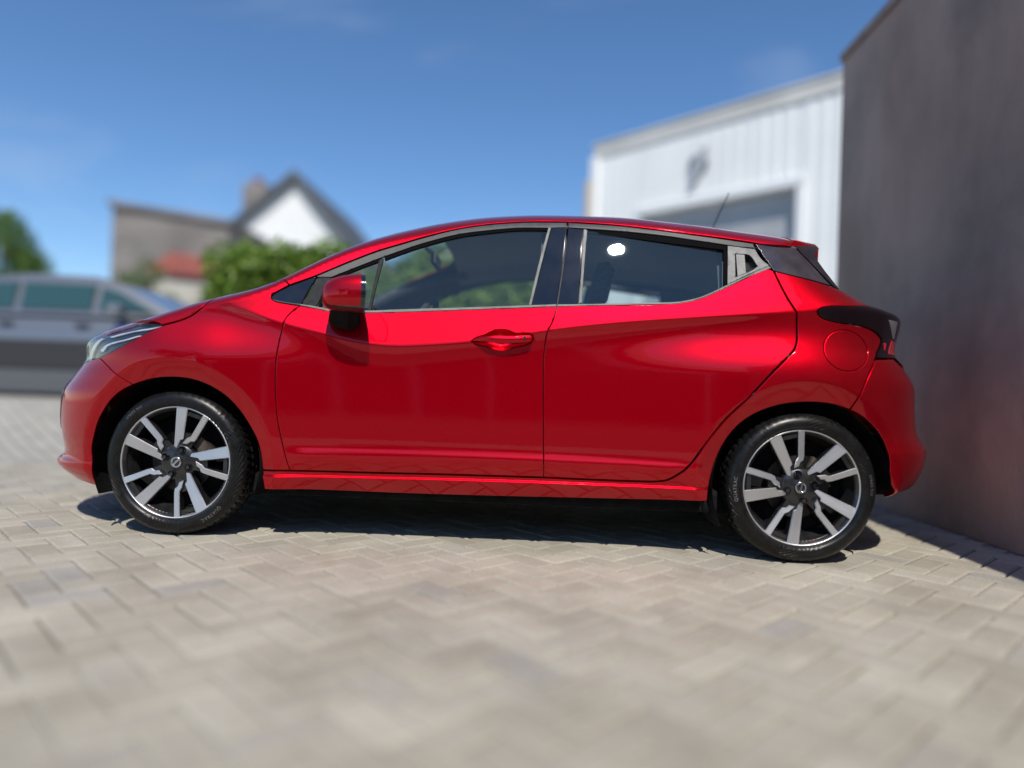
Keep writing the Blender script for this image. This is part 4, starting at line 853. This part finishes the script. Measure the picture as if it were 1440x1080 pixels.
# wing mirror
def mirror_housing(parent):
    secs = []; M_ = 28
    xs_ = [(-.618,.018,.020,1,.985),(-.611,.042,.040,1,.986),(-.594,.068,.055,1,.988),(-.570,.084,.065,1,.990),(-.540,.093,.072,1,.993),(-.50,.097,.076,1,.996),(-.478,.097,.077,1,.997),(-.463,.094,.075,1,.997)]
    for (x, hw, hh, _, zc) in xs_:
        ring = []
        for k in range(M_):
            a = 2*math.pi*k/M_; ca, sa = math.cos(a), math.sin(a); e = .76
            ring.append((x - .022 - .36*(hw*math.copysign(abs(ca)**e, ca))*max(0, (x+.60)/.137) , -W - .085 + hw*math.copysign(abs(ca)**e, ca), zc + hh*math.copysign(abs(sa)**e, sa)))
        secs.append(ring)
    V = [v for r in secs for v in r]; n = len(secs)
    for name, sel, m in (('mirror_housing', lambda z, x: z > .945 and x < -.480, RED), ('mirror_lower_cover', lambda z, x: not (z > .945 and x < -.480), BLACK_GLOSS)):
        bm = bmesh.new(); vs = [bm.verts.new(v) for v in V]
        for i in range(n-1):
            for k in range(M_):
                f = (i*M_+k, i*M_+(k+1) % M_, (i+1)*M_+(k+1) % M_, (i+1)*M_+k); zc = sum(V[j][2] for j in f)/4; xc = sum(V[j][0] for j in f)/4
                if sel(zc, xc): bm.faces.new([vs[j] for j in f])
        if sel(1.0, -.7): bm.faces.new([vs[k] for k in range(M_)][::-1])
        bmesh.ops.delete(bm, geom=[v for v in bm.verts if not v.link_faces], context='VERTS'); bmobj(name, bm, m, parent, smooth=True)
    bm = bmesh.new(); vs = [bm.verts.new((x-.004, (y+W+.085)*.94-W-.085, (z-.997)*.94+.997)) for x, y, z in secs[-1]]; bm.faces.new(vs); bmobj('mirror_glass', bm, MIRROR, parent)
    bm = bmesh.new()
    rings = [[(-.640,.065,.945),(-.525,.06,.940),(-.520,.012,.885),(-.548,.0,.862),(-.612,.0,.868),(-.643,.012,.892)],
             [(-.638,.0,.948),(-.527,.0,.945),(-.527,-.035,.890),(-.552,-.042,.868),(-.605,-.042,.874),(-.636,-.03,.895)],
             [(-.615,-.04,.962),(-.520,-.04,.962),(-.505,-.11,.945),(-.535,-.12,.938),(-.58,-.115,.94),(-.60,-.10,.945)]]
    vv = [[bm.verts.new((x, y-W, z)) for x, y, z in r] for r in rings]
    for A, B in zip(vv[:-1], vv[1:]):
        for k in range(6): bm.faces.new((A[k], A[(k+1) % 6], B[(k+1) % 6], B[k]))
    bm.faces.new(vv[0][::-1]); bm.faces.new(vv[-1]); bmobj('mirror_foot', bm, BLACK, parent, bevel=.008, smooth=True)
mirror_housing(fdoor)
# mud flap, arch liners
p2('mud_flap', 'mud_flap', BLACK, quarter, -.03, step=.02)
def liner(hx, parent, a0, a1):
    V = []; n = 40
    for k in range(n+1):
        a = math.radians(a0 + (a1-a0)*k/n)
        for (y, r) in ((.030, .349), (.07, .362), (.30, .365), (.34, .30), (.34, .0)): V.append((hx + r*math.cos(a), y - W, .30 + r*math.sin(a)))
    return meshobj('arch_liner', V, [(k*5+i, k*5+i+1, (k+1)*5+i+1, (k+1)*5+i) for k in range(n) for i in range(4)], BLACK, parent, smooth=True)
liner(HUBS[0][0], fender, -20, 204); liner(HUBS[1][0], quarter, 2, 208)
# lights
hlh = panel('headlight', 'headlight', LAMP_DARK, car, 'front', off=-.022, shrink=.001, step=.02, flange=0, round_=0)
panel('lamp_lens', 'headlight', LENS, hlh, 'front', off=-.001, shrink=.0015, step=.014, flange=.02)
for key in ('hl_strip_a', 'hl_strip_b', 'hl_strip_c'): panel('lamp_reflector', key, LAMP_GUIDE, hlh, 'front', off=-.014, shrink=0, step=.012, flange=.006, edge=.001)
tl = panel('tail_light', 'tail_light', LAMP_BLACK, car, 'rear', off=.003, shrink=.0012, step=.014, flange=.02)
panel('lamp_cell', None, LAMP_CLEAR, tl, 'rear', off=.006, shrink=0, step=.01, flange=.004, edge=.001, pts=[(.318,.985,1),(.395,.985,1),(.395,.915,1),(.372,.915,1)])
panel('lamp_reflector', None, LAMP_RED, tl, 'rear', off=.006, shrink=0, step=.01, flange=.004, edge=.001, pts=[(.372,.905,1),(.43,.905,1),(.43,.845,1),(.335,.845,1)])
panel('lamp_reflector', None, LAMP_RED, tl, 'rear', off=.006, shrink=0, step=.01, flange=.004, edge=.001, pts=[(.305,.890,1),(.322,.890,1),(.318,.872,1),(.305,.855,1)])
side += [hlh, tl]
# end and top panels, each built right across
panel('front_bumper', 'front_bumper', RED, car, 'front', sym=True, step=.017)
panel('rear_bumper', 'rear_bumper', RED, car, 'rear', sym=True, step=.017)
panel('tailgate', 'tailgate', RED, car, 'rear', sym=True, step=.025)
panel('rear_window', 'rear_window', GLASS_R, car, 'rear', off=-.004, sym=True, step=.03)
roof = panel('roof', 'roof', RED, car, 'roof', sym=True, step=.012)
panel('pillar_lining', 'roof', TRIM_IN, roof, 'roof', off=-.0185, shrink=-.022, sym=True, step=.03, flange=0, round_=0)
panel('windshield', 'windshield', GLASS, car, 'roof', off=-.004, sym=True, step=.03, flange=0)
panel('bonnet', 'bonnet', RED, car, 'hood', sym=True, step=.02)
fb = panel('fog_bezel', 'fog_bezel', BLACK_GLOSS, car, 'front', off=.003, shrink=0, step=.014); side.append(fb)
panel('grille', None, BLACK_GLOSS, car, 'front', off=.004, shrink=0, step=.025, sym=True, pts=[(.72,.60,1),(.86,.46,1),(1.104,.44,1),(1.104,.64,1),(.80,.645,1)])
panel('lower_grille', None, BLACK, car, 'front', off=.003, shrink=0, step=.025, sym=True, pts=[(.80,.36,1),(.84,.30,1),(1.104,.30,1),(1.104,.37,1)])
panel('number_plate', None, mat('yellow plate', (.62,.42,.03), .5), car, 'rear', off=.006, shrink=0, step=.03, sym=True, pts=[(.80,.62,1),(1.104,.62,1),(1.104,.73,1),(.80,.73,1)])
# roof spoiler with black side blades
sp_ = [(1.262,1.292),(1.352,1.293),(1.357,1.287),(1.347,1.261),(1.361,1.229),(1.392,1.188),(1.452,1.116),(1.424,1.132),(1.35,1.205)]
spo = empty('spoiler', (0,0,0), parent=car)
for s_ in (0, 1):
    b = bmesh.new(); ya, yb = ((.196, .225) if s_ == 0 else (2*W-.225, 2*W-.196)); add_prism(b, sp_, ya-W, yb-W, 'y'); bmobj('spoiler_blade', b, CORNER, spo, bevel=.004)
V = []; Fc = []
yl = np.concatenate([np.linspace(.205, .40, 10), np.linspace(.45, 1.29, 15), np.linspace(1.34, 2*W-.205, 10)])
for y in yl:
    yy = min(y, 2*W-y); e = min(1, (yy-.205)/.12)
    for (x, dz, k) in ((1.25,.0035,0),(1.30,.004,0),(1.345,.001,0),(1.362,-.010,1),(1.355,-.020,1),(1.25,-.03,1)):
        V.append((x + (.05*e if k == 1 or x > 1.32 else 0)*(1 if x > 1.3 else 0), y-W, float(topz(x, yy)) + dz))
n = 6
Fc = [(i*n+j, i*n+(j+1) % n, (i+1)*n+(j+1) % n, (i+1)*n+j) for i in range(len(yl)-1) for j in range(n)] + [tuple(range(n))[::-1], tuple((len(yl)-1)*n+j for j in range(n))]
bm = bmesh.new(); vs = [bm.verts.new(v) for v in V]
for f in Fc: bm.faces.new([vs[i] for i in f])
bmobj('spoiler_wing', bm, RED, spo, smooth=True)
b = bmesh.new(); tube(b, [L((1.02,.87,1.41)), L((1.035,.87,1.44)), L((1.06,.87,1.48)), L((1.152,.87,1.70))], [.014,.009,.0032,.0022], 8); bmobj('antenna', b, BLACK, roof, smooth=True)
# underbody, cabin
part = lambda n, c, s, m, bev=.02: part_box(car, n, (c[0], c[1]-W, c[2]), s, m, bev)
part('underbody', (0, .87, .215), (2.0, 1.50, .09), BLACK); part('underbody', (-1.41, .87, .26), (.84, 1.0, .12), BLACK); part('underbody', (1.39, .87, .31), (.80, 1.0, .14), BLACK)
part('underbody', (1.70, .87, .41), (.10, 1.36, .20), BLACK); part('underbody', (-1.70, .87, .28), (.06, 1.36, .22), BLACK)
part('front_valance', (-1.64, .87, .165), (.10, 1.36, .05), BLACK)
part('cabin_floor', (0, .87, .30), (1.72, 1.40, .06), BLACK)
part('bulkhead', (-.93, .87, .62), (.06, 1.40, .62), BLACK)
part('parcel_shelf', (1.35, .87, .92), (.5, 1.1, .03), TRIM_IN)
def thick_side(name, x0, x1, z0f, z1f, off, m, par):
    V = []; Fc = []; xs_ = np.linspace(x0, x1, 24); n = 6
    for x in xs_:
        z0, z1 = z0f(x), z1f(x)
        for j in range(n):
            z = z0+(z1-z0)*j/(n-1); V.append((x, float(Y(x, z))+off-W, z))
    return meshobj(name, V, [(i*n+j, (i+1)*n+j, (i+1)*n+j+1, i*n+j+1) for i in range(23) for j in range(n-1)], m, par, smooth=True)
dc1 = thick_side('door_card', -.90, .24, lambda x: .33, lambda x: .955 if x > -.7 else .95+(x+.7)*.2, .075, TRIM_IN, fdoor)
dc2 = thick_side('door_card', .27, .85, lambda x: .33, lambda x: .985+.0*x, .075, TRIM_IN, rdoor)
thick_side('inner_pillar', .20, .36, lambda x: .95, lambda x: 1.36, .06, TRIM_IN, rdoor)
thick_side('cabin_side', .86, 1.5, lambda x: .7, lambda x: 1.0+.05*(x-.86), .09, TRIM_IN, quarter)
thick_side('rear_pillar_trim', .93, 1.46, lambda x: .98+.0*x, lambda x: 1.36-.08*(x-.93), .07, TRIM_IN, quarter)
# headliner follows the roof from below
V = []; Fc = []; xs_ = np.linspace(-.30, 1.40, 30); yl = np.linspace(0, 1, 23); n = len(yl)
for x in xs_:
    zr_ = float(topz(x, .87))
    for t in yl:
        y = .235 + (1.505-.235)*t; yy = min(y, 2*W-y); V.append((x, y-W, float(topz(x, yy)) - .030 - .035*max(0, 1-(yy-.235)/.08)))
meshobj('headliner', V, [(i*n+j, i*n+j+1, (i+1)*n+j+1, (i+1)*n+j) for i in range(len(xs_)-1) for j in range(n-1)], LINER, car, smooth=True)
# inner side of the windscreen pillar
for s in (0, 1):
    b = bmesh.new(); pp = []
    for x in np.linspace(-.97, -.25, 9):
        z = float(topz(x, .30)); y = .29 if s == 0 else 2*W-.29; pp.append((x, y-W, z-.035))
    tube(b, pp, .032, 8); bmobj('windscreen_pillar_trim', b, TRIM_IN, car, smooth=True)
b = bmesh.new(); add_prism(b, [(-1.0,.70),(-.52,.66),(-.50,.86),(-.58,.935),(-.80,.965),(-1.0,.985)], .10-W, 1.64-W, 'y'); bmobj('dashboard', b, TRIM_IN, car, bevel=.03, smooth=True)
b = bmesh.new(); add_prism(b, [(-.72,.93),(-.52,.92),(-.54,.985),(-.70,.985)], .30-W, .62-W, 'y'); bmobj('instrument_hood', b, TRIM_IN, car, bevel=.02, smooth=True)
sw = empty('steering_wheel', L((-.36,.46,.885)), parent=car); sw.rotation_euler = (0, math.radians(-66), 0)
V, Fc = [], []; n1, n2 = 40, 10
for i in range(n1):
    a = 2*math.pi*i/n1
    for j in range(n2):
        c = 2*math.pi*j/n2; V.append(((.182+.015*math.cos(c))*math.cos(a), (.182+.015*math.cos(c))*math.sin(a), .015*math.sin(c)))
meshobj('steering_rim', V, [(i*n2+j, ((i+1) % n1)*n2+j, ((i+1) % n1)*n2+(j+1) % n2, i*n2+(j+1) % n2) for i in range(n1) for j in range(n2)], SEATM, sw, smooth=True)
b = bmesh.new(); add_box(b, (0,0,-.01), (.12,.14,.05)); add_box(b, (0,.10,-.008), (.04,.14,.02)); add_box(b, (0,-.10,-.008), (.04,.14,.02)); add_box(b, (-.10,0,-.008), (.14,.04,.02)); bmobj('steering_hub', b, TRIM_IN, sw, bevel=.008)
b = bmesh.new(); add_box(b, L((-.355,.88,1.305)), (.022,.235,.066)); rm = bmobj('rear_view_mirror', b, BLACK, car, bevel=.012)
b = bmesh.new(); add_box(b, L((-.342,.88,1.305)), (.004,.215,.050)); bmobj('mirror_face', b, MIRROR, rm); 
b = bmesh.new(); tube(b, [L((-.36,.88,1.335)), L((-.41,.88,1.375))], .01, 8); bmobj('mirror_stem', b, BLACK, rm)
def seat(y):
    s = empty('front_seat', L((.05, y, .33)), parent=car)
    b = bmesh.new(); add_prism(b, [(-.26,.02),(.24,.0),(.26,.16),(.0,.15),(-.26,.20)], -.25, .25, 'y'); bmobj('seat_cushion', b, SEATM, s, bevel=.045, smooth=True)
    b = bmesh.new(); add_prism(b, [(.20,.08),(.34,.06),(.46,.62),(.42,.70),(.34,.68),(.27,.40)], -.24, .24, 'y'); bmobj('backrest', b, SEATM, s, bevel=.05, smooth=True)
    b = bmesh.new(); add_prism(b, [(.375,.74),(.455,.73),(.485,.87),(.455,.91),(.405,.90)], -.125, .125, 'y'); bmobj('headrest', b, SEATM, s, bevel=.035, smooth=True)
    b = bmesh.new(); tube(b, [(.40,-.06,.66),(.425,-.06,.76)], .007, 8); tube(b, [(.40,.06,.66),(.425,.06,.76)], .007, 8); bmobj('headrest_post', b, CHROME, s)
seat(.50); seat(1.24)
rs = empty('rear_seat', L((.85, .87, .33)), parent=car)
b = bmesh.new(); add_prism(b, [(-.25,.05),(.25,.03),(.25,.18),(-.25,.22)], -.63, .63, 'y'); bmobj('seat_cushion', b, SEATM, rs, bevel=.05, smooth=True)
b = bmesh.new(); add_prism(b, [(.18,.15),(.34,.12),(.46,.62),(.33,.64)], -.62, .62, 'y'); bmobj('backrest', b, SEATM, rs, bevel=.05, smooth=True)
for y in (-.40, .40):
    b = bmesh.new(); add_prism(b, [(.34,.66),(.43,.65),(.45,.80),(.39,.82)], y-.12, y+.12, 'y'); bmobj('headrest', b, SEATM, rs, bevel=.03, smooth=True)

# ------------------------------------------------------------------ wheels
def text_mesh(txt, size):
    cu = bpy.data.curves.new('t', 'FONT'); cu.body = txt; cu.size = size; cu.extrude = 0; cu.align_x = 'CENTER'; cu.resolution_u = 2; cu.space_character = 1.15
    o = bpy.data.objects.new('t', cu); COL.objects.link(o)
    dg = bpy.context.evaluated_depsgraph_get(); me = bpy.data.meshes.new_from_object(o.evaluated_get(dg))
    V = [v.co.copy() for v in me.vertices]; Fc = [tuple(p.vertices) for p in me.polygons]
    bpy.data.objects.remove(o); bpy.data.curves.remove(cu); bpy.data.meshes.remove(me); return V, Fc
TPROF = [(.028,.212),(.016,.2285),(.008,.2325),(.002,.2385),(-.002,.2455),(-.0025,.254),(-.001,.264),(.003,.273),(.009,.281),(.017,.2885),(.026,.2935),(.034,.2965),(.042,.2985),(.060,.2995),(.064,.2935),(.070,.2935),(.074,.300),(.098,.300),(.102,.2935),(.108,.2935),(.112,.300),(.136,.2995)]
TPROF = TPROF + [(.198-y, r) for y, r in TPROF[:13][::-1]]
def side_y(r):
    ys_, rs_ = [p[0] for p in TPROF[:13]], [p[1] for p in TPROF[:13]]; return float(np.interp(r, rs_, ys_))
NT = 360; V = []; m = len(TPROF)
for k in range(NT):
    a = 2*math.pi*k/NT
    for i, (y, r) in enumerate(TPROF):
        g = (k + int(round(y*60))) % 6
        if r > .2875 and not (.2930 < r < .2937) and g in (0, 1): r -= .0055 if r > .29 else .003
        if .226 < r < .284 and y < .05:
            sec = math.sin(3*a + .4)
            if sec > .15 and math.sin(a*84 + r*330*(1 if math.sin(3*a+1.9) > 0 else -1)) > .1: y -= .0018
            if r < .236: y -= .0
        V.append((r*math.cos(a), y, r*math.sin(a)))
TF = [(k*m+i, k*m+i+1, ((k+1) % NT)*m+i+1, ((k+1) % NT)*m+i) for k in range(NT) for i in range(m-1)]
def bend_text(txt, size, ang, rad):
    V, Fc = text_mesh(txt, size); out = []
    for v in V:
        r = rad + v.y; a = math.radians(ang) - v.x/rad; out.append((r*math.cos(a), side_y(r) - .0014, r*math.sin(a)))
    return out, Fc
def spoke_mesh(name, face, depth_in, parent, rot):
    # face: outline in (along radius, across); front face aluminium, flanks dark
    def fy(u): return .013 + .016*max(0, (.215-u)/.16)**1.3
    bm = bmesh.new(); n = len(face)
    tw = .10 if len(face) == 8 else -.12
    A = [bm.verts.new((u, fy(u)+tw*(v+.01), v)) for u, v in face]; B = [bm.verts.new((u, fy(u)+tw*(v+.01)+.004, v)) for u, v in inset(np.array(face), -.0026)]; Cc = [bm.verts.new((u, fy(u)+depth_in, v)) for u, v in inset(np.array(face), -.004)]
    f = bm.faces.new(A); f.material_index = 0
    for i in range(n):
        j = (i+1) % n; q = bm.faces.new((A[i], B[i], B[j], A[j])); q.material_index = 0; q = bm.faces.new((B[i], Cc[i], Cc[j], B[j])); q.material_index = 1
    o = bmobj(name, bm, [ALU, WHEEL_DARK], parent); o.rotation_euler = (0, -rot, 0); return o
def ccw(P): return P if area2(np.array(P)) > 0 else P[::-1]
WIDE = ccw([(.2185,-.033),(.2195,-.012),(.2190,.011),(.060,.018),(.052,.010),(.088,-.005),(.094,-.0165),(.101,-.0175)])
THIN = ccw([(.219,-.0115),(.219,.0095),(.118,.007),(.103,.0165),(.077,.0215),(.083,.008),(.098,.003),(.107,-.0095),(.122,-.012)])
def make_wheel(rim_deg, tyre_deg, loc, first=None):
    w = empty('wheel', loc, parent=car)
    t = meshobj('tyre', V, TF, TYRE, w, smooth=True); t.data.set_sharp_from_angle(angle=math.radians(32)); t.rotation_euler = (0, -math.radians(tyre_deg), 0)
    for txt, size, a, r_ in (('QUATRAC', .0185, 183, .2575), ('195/55 R16', .0150, 5, .2600)):
        tv, tf = bend_text(txt, size, a + tyre_deg, r_); meshobj('lettering', tv, tf, TYRE_TXT, w)
    rv, rf_ = lathe([(.016,.2185),(.0115,.2195),(.0098,.2222),(.0112,.2250),(.016,.2255)], 120)
    meshobj('rim_lip', rv, rf_, ALU, w, smooth=True)
    rv, rf_ = lathe([(.0162,.2186),(.022,.2120),(.030,.2085),(.055,.203),(.075,.190),(.11,.186),(.17,.19),(.185,.21)], 96); meshobj('rim', rv, rf_, WHEEL_DARK, w, smooth=True)
    for k in range(5):
        a = math.radians(rim_deg + 72*k)
        spoke_mesh('spoke', WIDE, .040, w, a); spoke_mesh('spoke', THIN, .034, w, a - math.radians(30))
    # recessed web between the two blades of each pair: one piece by the hub, one by the rim
    for k in range(5):
        a = math.radians(rim_deg + 72*k)
        for nm, pts, y0, y1 in (('spoke_web', [(.045, 18), (.125, 2), (.125, -26), (.10, -36), (.045, -50)], .034, .06), ('rim_web', [(.195, -6), (.2125, -4), (.2125, -27), (.195, -26)], .022, .05)):
            bm = bmesh.new(); add_prism(bm, [(r*math.cos(a+math.radians(d)), r*math.sin(a+math.radians(d))) for r, d in pts], y0, y1, 'y'); bmobj(nm, bm, WHEEL_DARK, w, bevel=.002)
    rv, rf_ = lathe([(.026,0),(.026,.024),(.0285,.030),(.030,.040),(.031,.070),(.042,.078),(.09,.080)], 48); meshobj('hub', rv, rf_, WHEEL_DARK, w, smooth=True)
    rv, rf_ = lathe([(.0205,0),(.0205,.019),(.0225,.0235),(.028,.0245)], 40); meshobj('hub_cap', rv, rf_, BLACK_GLOSS, w, smooth=True)
    ev, ef = [], []
    for i in range(36):
        a = 2*math.pi*i/36
        for j in range(8):
            c = 2*math.pi*j/8; ev.append(((.0188+.0046*math.cos(c))*math.cos(a), .0195-.003*max(0, math.sin(c)), (.0188+.0046*math.cos(c))*math.sin(a)))
    em = meshobj('wheel_emblem', ev, [(i*8+j, ((i+1) % 36)*8+j, ((i+1) % 36)*8+(j+1) % 8, i*8+(j+1) % 8) for i in range(36) for j in range(8)], CHROME, w, smooth=True)
    bm = bmesh.new(); add_box(bm, (0, .0180, 0), (.044, .004, .0085), Matrix.Rotation(-math.radians(rim_deg-45), 4, 'Y')); bmobj('emblem_bar', bm, CHROME, w, bevel=.001)
    for k in range(4):
        a = math.radians(rim_deg - 19 + 90*k); c = Vector((.0535*math.cos(a), .024, .0535*math.sin(a)))
        bm = bmesh.new(); R_ = Matrix.Rotation(math.pi/2, 4, 'X')
        bmesh.ops.create_cone(bm, cap_ends=True, segments=6, radius1=.0085, radius2=.0085, depth=.016, matrix=Matrix.Translation(c) @ R_)
        bmesh.ops.create_cone(bm, cap_ends=False, segments=20, radius1=.0155, radius2=.0145, depth=.012, matrix=Matrix.Translation(c+Vector((0,.004,0))) @ R_)
        bmobj('lug_bolt', bm, [BLACK_GLOSS], w)
    rv, rf_ = lathe([(.075,.05),(.075,.128),(.088,.128),(.088,.05)], 64); meshobj('brake_disc', rv, rf_, DISC, w, smooth=False)
    bm = bmesh.new(); add_prism(bm, [(.135*math.cos(math.radians(d)), .135*math.sin(math.radians(d))) for d in range(15, 75, 10)] + [(.085*math.cos(math.radians(d)), .085*math.sin(math.radians(d))) for d in range(65, 10, -10)], .055, .11, 'y'); bmobj('brake_caliper', bm, RUST, w, bevel=.006)
    rv, rf_ = lathe([(.10,.03),(.11,.19),(.15,.188)], 32); meshobj('wheel_well_shield', rv, rf_, BLACK, w)
    return w
YW = .014 - W
RIM_PARTS = ('rim_lip', 'rim', 'spoke', 'spoke_web', 'rim_web')
wf = make_wheel(88, 131-5-5+5, (HUBS[0][0], YW, .30)); wr = make_wheel(122, 0, (HUBS[1][0], YW, .30))
for w in (wf, wr):
    for ch in w.children:
        if ch.name.split('.')[0] in RIM_PARTS: ch.scale = (1.022, 1, 1.022)
    c = copy_tree(w, car); c.location = (w.location.x, -YW, .30); c.rotation_euler = (0, 0, math.pi)
# far side of the body: mirrored copies
for o in side:
    c = copy_tree(o, car); c.scale = (1, -1, 1)
